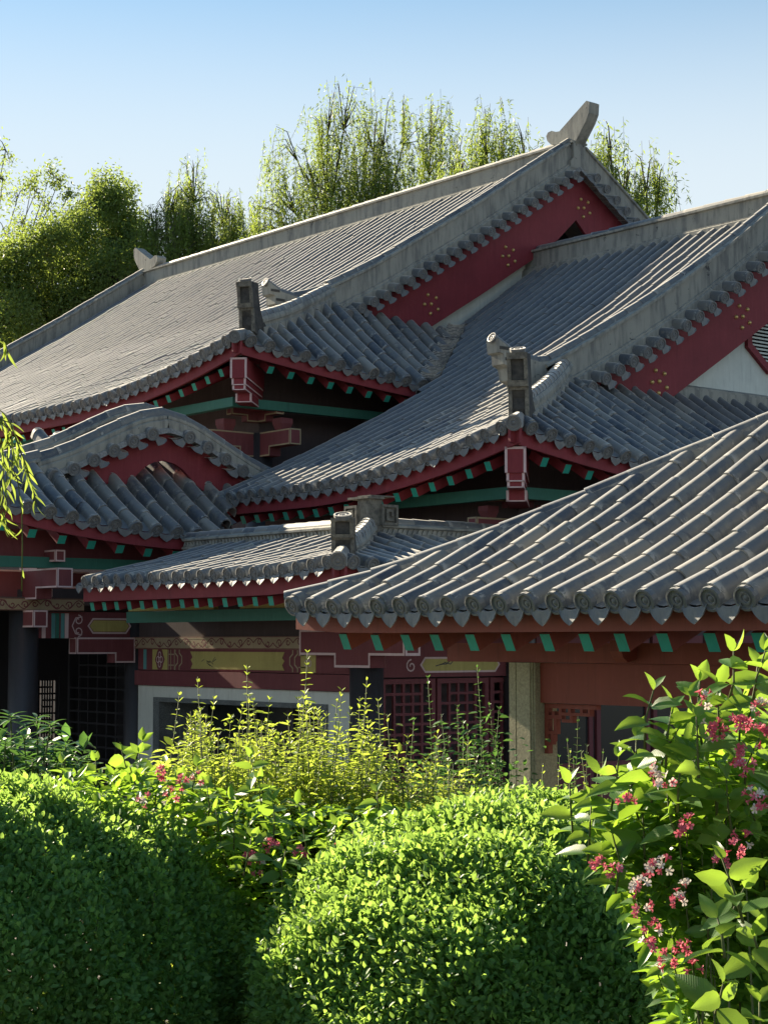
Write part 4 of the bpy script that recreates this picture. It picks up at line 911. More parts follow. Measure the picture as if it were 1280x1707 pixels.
# posts with chamfered, fluted edges
def post(B, x, y, s, h):
    c = s*.10; q = s/2
    poly = [(-q+c, -q), (-q*.3, -q), (-q*.3, -q+.006), (-q*.22, -q+.006), (-q*.22, -q), (q-c, -q), (q-c, -q+c*.5), (q-c*.5, -q+c*.5), (q-c*.5, -q+c), (q, -q+c), (q, q-c), (q-c, q), (-q+c, q), (-q, q-c), (-q, -q+c)]
    mb = MB(); mb.prism(poly, (x, y, 0), (1, 0, 0), (0, 1, 0), (0, 0, 1), h); return mb.build('post', STONE, B)
pxs = -8.81
for x in (pxs, pxs+3.3):
    post(cor, x, 8.42, .25, 2.37); post(cor, x, 11.0, .25, 2.37)
for y in (8.42, 11.0):
    mb = MB(); mb.box((pxs-.75, y-.11, 2.372), (-3.4, y+.11, 2.50)); mb.build('top_beam', RED_SUN, cor)
    mb = MB(); mb.box((pxs+.127, y-.055, 2.105), (pxs+3.3-.127, y+.055, 2.368)); mb.build('tie_beam', RED_SUN, cor)
mb = MB(); mb.box((pxs-.1, 8.55, 2.2), (pxs+.1, 10.87, 2.36)); mb.build('cross_beam', RED_SUN, cor)
for x in (pxs+.95,): 
    mb = MB(); mb.prism([(0, 0), (0, .12), (-.14, .12), (-.14, .05), (-.12, .01), (-.08, -.02)], (x, 8.31, 2.40), (0, 1, 0), (0, 0, 1), (1, 0, 0), .1); mb.build('beam_head', RED_SUN, cor)
def fret(B, o, ea):
    mb = MB(); ea = V3(*ea); sd = V3(-ea[1], ea[0], 0)
    for a0, b0, a1, b1 in ((0, -.33, .035, 0), (.035, -.03, .48, 0), (.035, -.10, .16, -.075), (.135, -.075, .16, -.03), (.07, -.075, .095, -.05), (.16, -.075, .42, -.055), (.22, -.055, .245, -.03), (.33, -.055, .355, -.03), (.40, -.055, .42, -.03), (.035, -.20, .11, -.18), (.085, -.18, .11, -.10), (.035, -.27, .07, -.25), (.06, -.25, .08, -.2), (.16, -.12, .26, -.10), (.235, -.10, .26, -.075)):
        mb.obox(o, ea, sd, (0, 0, 1), (a0, -.02, b0), (a1, .02, b1))
    return mb.build('fret_bracket', RED_SUN, B)
fret(cor, (pxs+.13, 8.42, 2.10), (1, 0, 0)); fret(cor, (pxs+.13, 11.0, 2.10), (1, 0, 0)); fret(cor, (pxs+3.3-.13, 8.42, 2.10), (-1, 0, 0))
for x in (pxs+1.5, pxs+2.4):
    mb = MB(); mb.box((x, 10.98, 0), (x+.05, 11.03, 2.1)); mb.build('mullion', BLACK, cor)

# ================================================================== planting
def nrm(v): return v/(np.linalg.norm(v, axis=-1, keepdims=True)+1e-9)
LH1 = leaf_mat('hedge_leaf', (.085, .195, .068), (.16, .31, .08), (.44, .68, .11), .5, .5, .3)
LY = leaf_mat('yellow_shrub_leaf', (.10, .175, .03), (.20, .28, .045), (.58, .72, .09), .52, .45)
LW = leaf_mat('broad_leaf', (.06, .16, .03), (.11, .25, .04), (.42, .68, .05), .48, .42, .45)
LD = leaf_mat('dark_shrub_leaf', (.03, .10, .04), (.06, .16, .05), (.16, .34, .06), .35, .4)
LWIL = leaf_mat('willow_leaf', (.085, .15, .04), (.15, .23, .05), (.40, .52, .08), .5, .5)
LDT = leaf_mat('tree_leaf', (.07, .125, .045), (.15, .22, .06), (.40, .52, .09), .47, .55)
STEM = paint('green_stem', (.09, .11, .03), 0.7); TWIG = paint('twig', (.07, .05, .03), 0.8)
PINKF = leaf_mat('pink_petal', (.62, .07, .12), (.75, .22, .28), (.8, .2, .25), .3, .6, .2); WHITEF = leaf_mat('white_petal', (.75, .68, .55), (.85, .74, .68), (.8, .7, .6), .3, .6, .2)

def hedge(name, label, px, D, zc, rx0, rx1, ry, rz, n, p=2.4):
    c = atD(px, 1072, D); c[2] = zc; rt2 = RT; f2 = nrm(np.array([FW[0], FW[1], 0.]))
    t = thing(name, label, 'hedge', (c[0], c[1], 0), 'clipped rounded hedges')
    d = nrm(rng.normal(size=(int(n*2.6), 3))); d = d[(d[:, 2] > -.85) & ((d[:, 1] < .2) | ((d[:, 2] > .45) & (d[:, 1] < .8)))][:n]; n = len(d)
    a = np.where(d[:, 0] > 0, rx1, rx0)
    k = (np.abs(d[:, 0])**p + np.abs(d[:, 1])**p + np.abs(d[:, 2])**p)**(-1/p)
    lump = 1 + .035*np.sin(d[:, 0]*9+1.3)*np.cos(d[:, 2]*8) + .025*np.sin(d[:, 1]*17+d[:, 0]*13) 
    rad = k*lump*(1 - np.minimum(np.abs(rng.normal(0, .045, n)), .25) + .03*rng.random(n)**6*2)
    loc = d*rad[:, None]*np.stack([a, np.full(n, ry), np.full(n, rz)], 1)
    hole = (np.sin(loc[:, 0]*3.7+.5)*np.sin(loc[:, 2]*4.3+1.1)*np.sin(loc[:, 1]*2.9+2) > .74) & (rng.random(n) < .75)      # thin spots
    keep = ~hole
    nl = nrm(np.stack([d[:, 0]/a, d[:, 1]/ry, d[:, 2]/rz], 1))
    toW = lambda q: q[:, :1]*rt2 + q[:, 1:2]*f2 + q[:, 2:]*np.array([0, 0, 1.])
    P = c + toW(loc); N = toW(nl)
    dirs = nrm(N*.55 + rng.normal(size=(n, 3))*.75 + np.array([0, 0, .35])); nn = nrm(N*.6 + rng.normal(size=(n, 3))*.5 + np.array([0, 0, .5]))
    L = rng.uniform(.023, .040, n)
    P, dirs, nn, L = P[keep], dirs[keep], nn[keep], L[keep]
    leaf_mesh('leaves', P, dirs, nn, L, L*.62, LH1, t, fold=.3, kind='stuff' if False else 'hex')['kind'] = 'stuff'
    q = rng.integers(0, len(P), 9000)
    leaf_mesh('inner_leaves', c + (P[q]-c)*rng.uniform(.55, .85, (len(q), 1)), nrm(rng.normal(size=(len(q), 3))), nn[q], .07, .045, LH1, t)['kind'] = 'stuff'
    # young shoots standing out of the clipped face
    m = 260; i = rng.choice(len(P), m); PP = []; DD = []; NN = []; mb = MB()
    for j in i:
        up = nrm(dirs[j]*.5 + np.array([0, 0, 1.0])); h = rng.uniform(.03, .075)
        mb.tube([P[j], P[j]+up*h], .0016, 3)
        for q in range(6):
            PP.append(P[j]+up*h*(.35+.65*q/5)); a_ = q*2.4; DD.append(nrm(up*.7 + np.array([math.cos(a_), math.sin(a_), .1]))); NN.append(up)
    leaf_mesh('young_leaves', np.array(PP), np.array(DD), np.array(NN), rng.uniform(.016, .028, len(PP)), .012, LW, t)['kind'] = 'stuff'
    # inner branches from the ground
    for q in range(46):
        a_ = rng.uniform(0, 6.28); e = rng.uniform(.15, 1.2); tip = c + toW(np.array([[math.cos(a_)*math.cos(e)*(rx1 if math.cos(a_) > 0 else rx0)*.86, math.sin(a_)*math.cos(e)*ry*.86, math.sin(e)*rz*.88]]))[0]
        b = np.array([c[0]+rng.normal(0, .15), c[1]+rng.normal(0, .15), 0]); m_ = (b+tip)/2 + rng.normal(0, .1, 3)
        mb.tube([b, m_, tip], [.014, .009, .003], 5)
    mb.build('stems', TWIG, t, kind='stuff')
hedge('clipped_hedge', 'big clipped rounded hedge of small dark green leaves, under the willow strands', -30, 8.0, .98, 1.5, 1.22, 1.25, .90, 150000, 1.95)
hedge('clipped_hedge', 'clipped rounded hedge with sunlit top, beside the flowering shrub and below the stone post', 875, 7.5, .98, 1.14, 1.0, 1.2, .87, 125000, 1.9)

def shoots_shrub(name, label, specs, leaf, L, W, mat, node=.035, frm=.35, fill=0, fillbox=None, cat='shrub', group=None, pitch=.25, minL=.4):
    """upright shoots given as (tip px, tip py, depth); leaves in pairs up the stem"""
    tips = [atD(px, py, D) for px, py, D in specs]; c = np.mean(tips, 0)
    t = thing(name, label, cat, (c[0], c[1], 0), group); mb = MB(); P = []; D_ = []; N_ = []; LL = []
    for tip in tips:
        base = np.array([tip[0]+rng.normal(0, .12), tip[1]+rng.normal(0, .12), 0.0]); h = tip[2]
        bend = rng.normal(0, .05, 3); bend[2] = 0
        f = lambda s: base + (tip-base)*s + bend*math.sin(s*math.pi)
        mb.tube([f(s) for s in (0, .3, .6, .85, 1)], [.007, .006, .0045, .003, .0015], 4)
        s = frm; k = 0; ph = rng.uniform(0, 6)
        while s < 1:
            p = f(s); a = ph + k*1.62
            for o in (0, math.pi):
                sz = (1 if s < .75 else 1 - (s-.75)/.25*(1-minL))*rng.uniform(.75, 1.15)
                P.append(p); D_.append((math.cos(a+o), math.sin(a+o), pitch + (.9 if s > .97 else 0) + rng.normal(0, .2))); N_.append((0.2*rng.normal(), .2*rng.normal(), 1)); LL.append(L*sz)
            s += node/h*rng.uniform(.8, 1.2); k += 1
    if fill:
        # twiggy side growth below the shoots
        idx = rng.integers(0, len(tips), fill); u = rng.random(fill)
        q = np.array(tips)[idx]; b = q*1.0; b[:, 2] = q[:, 2]*(.28+.62*u); b[:, :2] += rng.normal(0, .14, (fill, 2))
        P += list(b); dd_ = rng.normal(size=(fill, 3)); dd_[:, 2] = dd_[:, 2]*.35+.1; D_ += list(nrm(dd_)); N_ += list(np.c_[rng.normal(0, .3, (fill, 2)), np.ones(fill)]); LL += list(L*rng.uniform(.6, 1.1, fill))
    leaf_mesh('leaves', np.array(P), np.array(D_), np.array(N_), np.array(LL), np.array(LL)*W/L, mat, t, fold=.35)['kind'] = 'stuff'
    mb.build('stems', STEM, t, kind='stuff'); return t
env = [(285, 1235), (300, 1155), (330, 1128), (358, 1165), (385, 1195), (412, 1108), (450, 1165), (480, 1190), (513, 1088), (545, 1185), (562, 1165), (585, 1180), (612, 1128), (645, 1190), (680, 1225), (730, 1215), (780, 1235), (835, 1265)]
ex_ = [e[0] for e in env]; ey_ = [e[1] for e in env]
sp = [(x, y, rng.uniform(8.9, 9.5)) for x, y in env[1:-1]] + [(x, y, rng.uniform(8.8, 9.6)) for x, y in ((345, 1190), (318, 1185), (430, 1200), (497, 1160), (600, 1160), (630, 1165), (570, 1150))]
for i in range(230):
    x = rng.uniform(290, 835); sp.append((x, np.interp(x, ex_, ey_)+40+abs(rng.normal(0, 55)), rng.uniform(8.7, 10.2)))
shoots_shrub('golden_shrub', 'loose shrub of upright shoots with small yellow green backlit leaves, before the white wall', sp, None, .078, .034, LY, node=.032, fill=26000, pitch=.02)
sp = [(713, 1128, 10.6), (735, 1190, 10.4), (762, 1175, 10.8), (795, 1108, 10.7), (772, 1200, 10.5), (815, 1170, 10.6), (832, 1178, 10.5), (690, 1200, 10.9), (748, 1225, 10.4), (800, 1200, 10.4), (825, 1230, 10.3), (780, 1250, 10.2)] + [(rng.uniform(680, 838), rng.uniform(1210, 1290), rng.uniform(10.2, 11)) for i in range(26)]
shoots_shrub('green_sapling', 'leafy saplings with green leaves coloured dark as shade against the lattice, left of the stone post', sp, None, .066, .038, LD, node=.034, fill=3200)  # the saplings' shade is put into the darker leaf colour
sp = [(963, 1193, 12.6), (945, 1230, 12.4), (978, 1240, 12.8), (1005, 1248, 12.6), (932, 1260, 12.3), (955, 1262, 12.4), (1012, 1275, 12.5)]
shoots_shrub('green_sapling', 'thin dark saplings growing right of the stone post below the fret bracket', sp, None, .07, .034, LD, node=.05, fill=60)
sp = [(905, 1272, 8.3), (950, 1255, 8.2), (968, 1250, 8.4), (880, 1300, 8.2), (930, 1285, 8.3), (900, 1300, 8.1), (1000, 1280, 8.3), (975, 1290, 8.2)]
shoots_shrub('privet_shoot', 'yellow tipped shoots rising above the sunlit hedge in front of the stone post', sp, None, .040, .022, LY, node=.03, frm=.6)

# single leaves as objects: arched blade with a folded midrib
def big_leaf(name, wid, arch, mat, serr=0.0):
    mb = MB(); nL, nW = 8, 4; V = []
    for i in range(nL+1):
        s = i/nL; wv = wid*(math.sin(math.pi*min(1, s**.8*1.0))**.75 if 0 < i < nL else 0.0)*(1 if s < .5 else 1-.25*(s-.5)*2)
        if serr and i % 2: wv *= 1-serr
        for j in range(nW+1):
            a = -1+2*j/nW
            V.append((a*wv, s, -arch*s*s + abs(a)*wv*.35 - .012*math.sin(s*40)*abs(a)*wv*3))
    k = nW+1
    mb.add(V, [(i*k+j, i*k+j+1, (i+1)*k+j+1, (i+1)*k+j) for i in range(nL) for j in range(nW)], 0, True)
    return mb.mesh(name, mat)
def vein_leaf_mat(name, c0, c1, tr, trans):
    m = leaf_mat(name, c0, c1, tr, trans, .40, .5); t = m.node_tree; p = t.nodes['Principled BSDF']
    tc = t.nodes.new('ShaderNodeTexCoord'); sx = t.nodes.new('ShaderNodeSeparateXYZ'); t.links.new(tc.outputs['Object'], sx.inputs[0])
    ab = nd(t, 'ShaderNodeMath', operation='ABSOLUTE'); t.links.new(sx.outputs[0], ab.inputs[0])
    mu = nd(t, 'ShaderNodeMath', operation='MULTIPLY_ADD'); t.links.new(ab.outputs[0], mu.inputs[0]); mu.inputs[1].default_value = -1.1; t.links.new(sx.outputs[1], mu.inputs[2])
    m2 = nd(t, 'ShaderNodeMath', operation='MULTIPLY'); t.links.new(mu.outputs[0], m2.inputs[0]); m2.inputs[1].default_value = 55
    sn = nd(t, 'ShaderNodeMath', operation='SINE'); t.links.new(m2.outputs[0], sn.inputs[0])
    pw = nd(t, 'ShaderNodeMath', operation='ABSOLUTE'); t.links.new(sn.outputs[0], pw.inputs[0])
    bump(t, p, pw.outputs[0], .18, .006); return m
LWB = vein_leaf_mat('veined_leaf', (.07, .165, .035), (.12, .25, .05), (.40, .62, .06), .45)
wl = [big_leaf('leaf', .26, .18, LWB, .08), big_leaf('leaf', .24, .32, LWB, .06), big_leaf('leaf', .30, .08, LWB, .08)]
wil = [big_leaf('leaf', .075, .25, LWIL), big_leaf('leaf', .065, .45, LWIL)]
dlv = [big_leaf('leaf', .13, .35, LD)]
def put_leaf(parent, me, p, d, up, L):
    d = nrm(np.asarray(d, float)); s = np.cross(d, up); s = nrm(s); n = np.cross(s, d)
    return inst('leaf', me, parent, Matrix(((s[0]*L, d[0]*L, n[0]*L, p[0]), (s[1]*L, d[1]*L, n[1]*L, p[1]), (s[2]*L, d[2]*L, n[2]*L, p[2]), (0, 0, 0, 1))))
def flower_mesh(mat):
    mb = MB(); k = 5; V = []
    mb.tube([(0, 0, 0), (0, 0, .4), (0, 0, .7)], [.05, .10, .22], 6)
    for i in range(k):
        a = 2*math.pi*i/k; b = math.pi/k*.85
        pts = [(.2*math.cos(a-b), .2*math.sin(a-b), .7), (.2*math.cos(a+b), .2*math.sin(a+b), .7), (.52*math.cos(a+b*.7), .52*math.sin(a+b*.7), .88), (.62*math.cos(a), .62*math.sin(a), .86), (.52*math.cos(a-b*.7), .52*math.sin(a-b*.7), .88)]
        mb.add(pts, [(0, 1, 2, 3, 4)], 0, True)
    return mb.mesh('flower', mat)
FP, FWh = flower_mesh(PINKF), flower_mesh(WHITEF)

def leafy_shoots(t, tips, L, ln, pairs, up=(0, 0, 1), spread=.85, mb=None, budget=None, meshes=wl):
    """decussate shoots that end in a rosette; returns the number of leaves placed"""
    n = 0
    for tip, lean in tips:
        ax = nrm(np.array([lean[0], lean[1], 1.0])); base = tip - ax*ln
        mb.tube([base, (base+tip)/2 + rng.normal(0, .006, 3), tip], [L*.035, L*.028, L*.018], 5)
        a0 = rng.uniform(0, 6.28)
        for k in range(pairs):
            s = k/(pairs-1); p = base + (tip-base)*(.15+.85*s); a = a0 + k*math.pi/2
            u1 = nrm(np.cross(ax, (0.3, 1, .1))); u2 = np.cross(ax, u1)
            for o in (0, math.pi):
                r = u1*math.cos(a+o) + u2*math.sin(a+o)
                el = -.05 + .35*s + (1.1 if k == pairs-1 else 0) + rng.normal(0, .12)
                d = nrm(r*spread + ax*el); sz = L*(1.0 if k < pairs-2 else (.8 if k == pairs-2 else .55))*rng.uniform(.8, 1.15)
                put_leaf(t, random.choice(meshes), p, d, ax*.8 - FW*.35 + r*.15 + rng.normal(0, .4, 3), sz); n += 1
    return n
def flower_cluster(t, p, m, L, white=.3):
    for i in range(m):
        d = nrm(rng.normal(size=3) + np.array([0.1, -.3, .5]) - FW*.6); q = p + d*L*rng.uniform(.2, .9); me = FWh if rng.random() < white else FP
        z = d; x = nrm(np.cross(z, (0.2, .3, 1))); y = np.cross(z, x); s = L*rng.uniform(.75, 1.1)
        inst('flower', me, t, Matrix(((x[0]*s, y[0]*s, z[0]*s, q[0]), (x[1]*s, y[1]*s, z[1]*s, q[1]), (x[2]*s, y[2]*s, z[2]*s, q[2]), (0, 0, 0, 1))))
def back_leaves(t, n, fpx, D0, D1, L, mat=LW, name='inner_leaves'):
    """leaves too many and too hidden to pick apart, behind the single ones"""
    P = np.array([atD(*fpx(), rng.uniform(D0, D1)) for i in range(n)]); P = P[P[:, 2] > .03]; n = len(P)
    d = nrm(rng.normal(size=(n, 3))*np.array([1, 1, .5])); l = L*rng.uniform(.6, 1.1, n)
    leaf_mesh(name, P, d, np.c_[rng.normal(0, .35, (n, 2)), np.ones(n)], l, l*.5, mat, t, fold=.3)['kind'] = 'stuff'

# flowering shrub at the corner of the corridor
wg = thing('flowering_shrub', 'tall shrub with large veined leaves and pink and white flower clusters, beside the corridor beam', 'shrub', tuple(atD(1200, 1072, 5.1)*np.array([1, 1, 0])))
mb = MB(); tips = []
for px, py, D in ((1222, 1085, 4.7), (1089, 1150, 4.8), (1166, 1135, 4.9), (1031, 1262, 5.0), (949, 1305, 5.1), (996, 1290, 5.2), (1160, 1195, 4.7), (1130, 1215, 4.8), (1203, 1432, 4.3), (1262, 1110, 4.9), (1275, 1085, 4.7), (1050, 1300, 5.0), (1095, 1240, 4.9), (1235, 1165, 4.9), (985, 1340, 5.0), (1070, 1350, 4.9), (1110, 1300, 4.8), (1180, 1270, 4.8), (1020, 1390, 4.9), (1265, 1230, 4.7), (1150, 1160, 4.85), (1195, 1140, 4.8), (1120, 1180, 4.8), (1060, 1230, 5.0), (1140, 1255, 4.75), (1210, 1300, 4.7)):
    tips.append((atD(px, py, D), (rng.normal(0, .18), rng.normal(0, .18))))
n = leafy_shoots(wg, tips, .112, .16, 4, mb=mb)
tips = [(atD(px, py, D), (rng.normal(0, .5)-.2, rng.normal(0, .5)-.2)) for px, py, D in ((1085, 1440, 4.9), (1120, 1560, 4.7), (1060, 1500, 4.9), (1150, 1350, 4.8), (1240, 1330, 4.7), (1180, 1500, 4.8), (1100, 1600, 4.8))]
n += leafy_shoots(wg, tips, .06, .10, 4, mb=mb)
tips = [(atD(px, py, D), (rng.normal(0, .4), rng.normal(0, .4)-.3)) for px, py, D in ((1195, 1530, 4.2), (1255, 1560, 4.3), (1205, 1640, 4.2), (1265, 1670, 4.25), (1240, 1480, 4.4))]
n += leafy_shoots(wg, tips, .125, .10, 3, mb=mb, spread=1.0)
for q in range(14):
    a = atD(rng.uniform(1180, 1330), 1900, rng.uniform(4.6, 5.3)); a[2] = 0; b = atD(rng.uniform(1110, 1300), rng.uniform(1280, 1500), rng.uniform(4.7, 5.3)); m_ = (a+b)/2 + rng.normal(0, .08, 3)
    mb.tube([a, m_, b], [.007, .005, .002], 5)
mb.build('stems', STEM, wg, kind='stuff')
def wreg():
    while True:
        x, y = rng.uniform(960, 1330), rng.uniform(1120, 1760)
        top = np.interp(x, [960, 1040, 1100, 1180, 1330], [1330, 1270, 1180, 1150, 1110]); left = np.interp(y, [1120, 1300, 1450, 1600, 1760], [1150, 980, 1010, 1100, 1140])
        if y > top+90 and x > left: return x, y
back_leaves(wg, 3600, wreg, 4.85, 5.5, .10)
for px, py, m, wh in ((1170, 1165, 6, .3), (1190, 1215, 10, .4), (1235, 1205, 14, .35), (1225, 1255, 12, .2), (1195, 1225, 8, .5), (1262, 1180, 9, .5), (1270, 1225, 8, .3), (1240, 1280, 10, .15), (1255, 1330, 8, .2), (1265, 1345, 7, .3), (1095, 1285, 6, .5), (1110, 1300, 6, .6), (1040, 1335, 5, .1), (995, 1440, 8, .1), (1025, 1455, 7, .5), (1085, 1450, 8, .75), (1105, 1445, 5, .8), (1065, 1480, 8, .6), (1130, 1500, 7, .5), (1145, 1485, 5, .6), (1070, 1515, 5, .1), (1085, 1550, 6, .8), (1085, 1580, 6, .3), (1140, 1580, 5, .3), (1115, 1600, 8, .2), (1155, 1615, 4, .05), (1150, 1370, 5, .3), (1135, 1385, 4, .2), (1225, 1415, 5, .2), (1200, 1440, 4, .7), (1240, 1400, 5, .1)):
    flower_cluster(wg, atD(px, py, rng.uniform(4.45, 4.7)), m, .020, wh*.65)

# the same kind of shrub, lower, between the two hedges
wm = thing('flowering_shrub', 'low shrub with broad leaves and few pink flowers growing between the two hedges', 'shrub', tuple(atD(450, 1072, 7.9)*np.array([1, 1, 0])))
mb = MB(); tips = []
for px, py, D in ((105, 1272, 8.6), (160, 1268, 8.5), (203, 1250, 8.4), (232, 1255, 8.4), (238, 1235, 8.5), (300, 1300, 8.2), (330, 1278, 8.2), (345, 1310, 8.0), (418, 1262, 8.0), (432, 1300, 7.9), (455, 1335, 7.8), (505, 1380, 7.8), (560, 1375, 7.9), (628, 1320, 8.0), (640, 1345, 8.0), (390, 1350, 7.8), (360, 1350, 7.9), (480, 1400, 7.7), (545, 1410, 7.7), (420, 1395, 7.6), (270, 1290, 8.3), (590, 1410, 7.8), (470, 1450, 7.5), (490, 1480, 7.4), (610, 1370, 8.0)):
    tips.append((atD(px, py, D), (rng.normal(0, .2), rng.normal(0, .2))))
leafy_shoots(wm, tips, .115, .17, 4, mb=mb); mb.build('stems', STEM, wm, kind='stuff')
def mreg():
    while True:
        x, y = rng.uniform(110, 720), rng.uniform(1260, 1560)
        if y > np.interp(x, [110, 250, 400, 620, 720], [1285, 1290, 1330, 1350, 1350]): return x, y
back_leaves(wm, 5200, mreg, 7.9, 8.9, .075)
for px, py, m in ((275, 1290, 7), (305, 1305, 5), (282, 1330, 5), (455, 1410, 8), (418, 1430, 8), (505, 1420, 5), (570, 1415, 9), (430, 1445, 4), (600, 1395, 4), (245, 1335, 4), (330, 1300, 4)): flower_cluster(wm, atD(px, py, 7.7), m, .028, .15)

# dark whorled shrub by the round column
ds = thing('whorled_shrub', 'dark green shrub with whorled narrow leaves at the foot of the round column', 'shrub', tuple(atD(50, 1072, 10.8)*np.array([1, 1, 0])))
mb = MB()
for px, py in ((18, 1190), (62, 1195), (85, 1205), (40, 1225), (10, 1235), (110, 1240), (75, 1240), (55, 1265), (20, 1262), (95, 1262), (-25, 1200), (-20, 1250), (130, 1265), (45, 1280)):
    p = atD(px, py, rng.uniform(10.5, 11.1)); mb.tube([p-np.array([rng.normal(0, .05), rng.normal(0, .05), .5]), p], [.008, .004], 5); a0 = rng.uniform(0, 6)
    for k in range(11):
        a = a0 + k*2.4; el = -.15 + .09*k; put_leaf(ds, dlv[0], p - np.array([0, 0, .05-.004*k]), (math.cos(a), math.sin(a), el), (0, 0, 1), .17*(1-.035*k)*rng.uniform(.85, 1.1))
mb.build('stems', STEM, ds, kind='stuff')
back_leaves(ds, 700, lambda: (rng.uniform(-80, 140), rng.uniform(1235, 1400)), 10.9, 11.6, .14, LD)

# ------------------------------------------------------------------ trees
gs = thing('garden_shrub', 'bright green foliage seen through the lattice openings of the porch', 'shrub', tuple(atD(90, 1072, 36.5)*np.array([1, 1, 0])))
back_leaves(gs, 7000, lambda: (rng.uniform(20, 190), rng.uniform(1090, 1290)), 35.2, 38.5, .22, LW, 'leaves')
mb = MB()
for q in range(9):
    b_ = atD(rng.uniform(40, 170), 1072, rng.uniform(35.6, 37.8)); b_[2] = 0; mb.tube([b_, b_+np.array([rng.normal(0, .2), rng.normal(0, .2), 1.2]), b_+np.array([rng.normal(0, .4), rng.normal(0, .4), 2.2])], [.03, .02, .008], 5)
mb.build('stems', TWIG, gs, kind='stuff')
def strands(P0, ln, n_leaf, sway, rs):
    """hanging strand: list of points"""
    k = 7; d = rng.normal(0, sway, 2); pts = []
    for i in range(k):
        s = i/(k-1); pts.append(P0 + np.array([d[0]*s**1.4*ln, d[1]*s**1.4*ln, -ln*s]))
    return np.array(pts)
def willow(name, label, cols, D, L=.16, W=.034, mat=LWIL, group='willows behind the hall', nper=1.0, base=None, limbs=True):
    """cols: hanging masses as (px, top py, bottom py, half width px, density); all on limbs of one trunk"""
    bx = np.mean([c[0] for c in cols]) if base is None else base
    root = atD(bx, 1072, D); root[2] = 0
    t = thing(name, label, 'tree', tuple(root), group); tr = MB(); P = []; Dd = []; N = []; LL = []
    topz = max(atD(c[0], c[1], D)[2] for c in cols); fork = root + np.array([0, 0, topz*.45])
    tr.tube([root, root+np.array([.1, .1, topz*.2]), fork], [.42, .34, .26], 10)
    tw = MB()
    for px, pt, pb, hw, den in cols:
        q = atD(px, pt, D); q[2] -= .25
        mid = (fork+q)/2 + np.array([rng.normal(0, .5), rng.normal(0, .5), 1.0]); tr.tube([fork, mid, mid*.3+q*.7], [.11, .05, .02], 6)
        hwm = hw/F*D*1.25; hm = (pb-pt)/F*D; nb = int(den*hwm*8*nper)+3; fwh = nrm(np.array([FW[0], FW[1], 0]))
        for i in range(nb):
            a = rng.uniform(0, 6.28); r_ = math.sqrt(rng.random()); v_ = rng.random()**1.25
            p0 = q + (RT*math.cos(a) + fwh*math.sin(a))*r_*hwm*(.95+.35*v_) + np.array([0, 0, .35-hm*(.60*v_ + .17*r_*r_) + .12*rng.normal()])
            j = mid*.3+q*.7
            tw.tube([j, (j+p0)/2+np.array([0, 0, .45*hm*.2+.2]), p0], [.022, .014, .006], 4)
            for k_ in range(rng.integers(3, 8)):
                ln = min(hm*.75, rng.uniform(.9, 4.2)); z = p0 + rng.normal(0, .2, 3)
                pts = strands(z, ln, 0, .12, None)
                if k_ % 2: tw.tube(pts[::3], .005, 3)
                m = int(ln/.036); s = rng.random(m)**.8; ii = s*(len(pts)-1); i0 = np.minimum(ii.astype(int), len(pts)-2); fr_ = (ii-i0)[:, None]
                P.append(pts[i0]*(1-fr_)+pts[i0+1]*fr_ + rng.normal(0, .03, (m, 3))); dd_ = rng.normal(size=(m, 3))*.6; dd_[:, 2] -= .7; Dd.append(dd_); N.append(rng.normal(size=(m, 3)) + .3); LL.append(L*rng.uniform(.6, 1.2, m))
    P = np.concatenate(P); Dd = nrm(np.concatenate(Dd)); N = np.concatenate(N); LL = np.concatenate(LL)
    leaf_mesh('crown', P, Dd, N, LL, LL*W/L, mat, t, fold=.2, kind='tri')['kind'] = 'stuff'
    tr.build('trunk', BARK, t); tw.build('twigs', BARK, t, kind='stuff'); return len(P)
nn_ = 0
nn_ += willow('willow_tree', 'tall airy weeping willow rising highest above the long ridge', [(470, 190, 300, 12, .8), (500, 250, 400, 26, .9), (530, 175, 330, 18, .7), (548, 140, 420, 30, 1.2), (585, 132, 420, 36, 1.7), (620, 175, 400, 26, 1.5), (655, 165, 380, 26, 1.0), (690, 160, 350, 24, 1.3), (735, 150, 320, 26, 1.5), (712, 220, 350, 30, 1.2), (640, 250, 400, 40, 1.3), (560, 260, 440, 50, 1.6), (460, 300, 420, 22, 1.0), (600, 290, 440, 60, 1.6), (450, 340, 440, 30, 1.3)], 56, base=600)
nn_ += willow('willow_tree', 'thin weeping willow behind the ridge between the tall willow and the ridge finial', [(775, 230, 330, 22, 1.1), (815, 185, 320, 20, 1.4), (795, 240, 320, 24, 1.2), (845, 215, 300, 18, 1.0), (872, 200, 280, 18, 1.0), (885, 235, 300, 14, .9), (830, 260, 330, 30, 1.4)], 48, base=820)
nn_ += willow('willow_tree', 'weeping willow showing right of the high gable finial', [(1010, 200, 340, 14, 1.2), (1000, 235, 330, 18, 1.2), (1040, 260, 380, 22, 1.2), (1075, 250, 380, 20, 1.3), (1098, 275, 380, 14, 1.2), (1060, 290, 390, 30, 1.0)], 46, base=1050)
nn_ += willow('willow_tree', 'dense rounded willow with bright hanging foliage beside the far ridge end', [(325, 268, 460, 40, 2.2), (280, 300, 470, 34, 2.2), (365, 310, 460, 34, 2.2), (255, 345, 480, 24, 2.0), (400, 340, 450, 26, 1.8), (310, 330, 500, 60, 2.6), (425, 375, 450, 22, 1.2), (345, 370, 480, 60, 2.4)], 60, base=320)
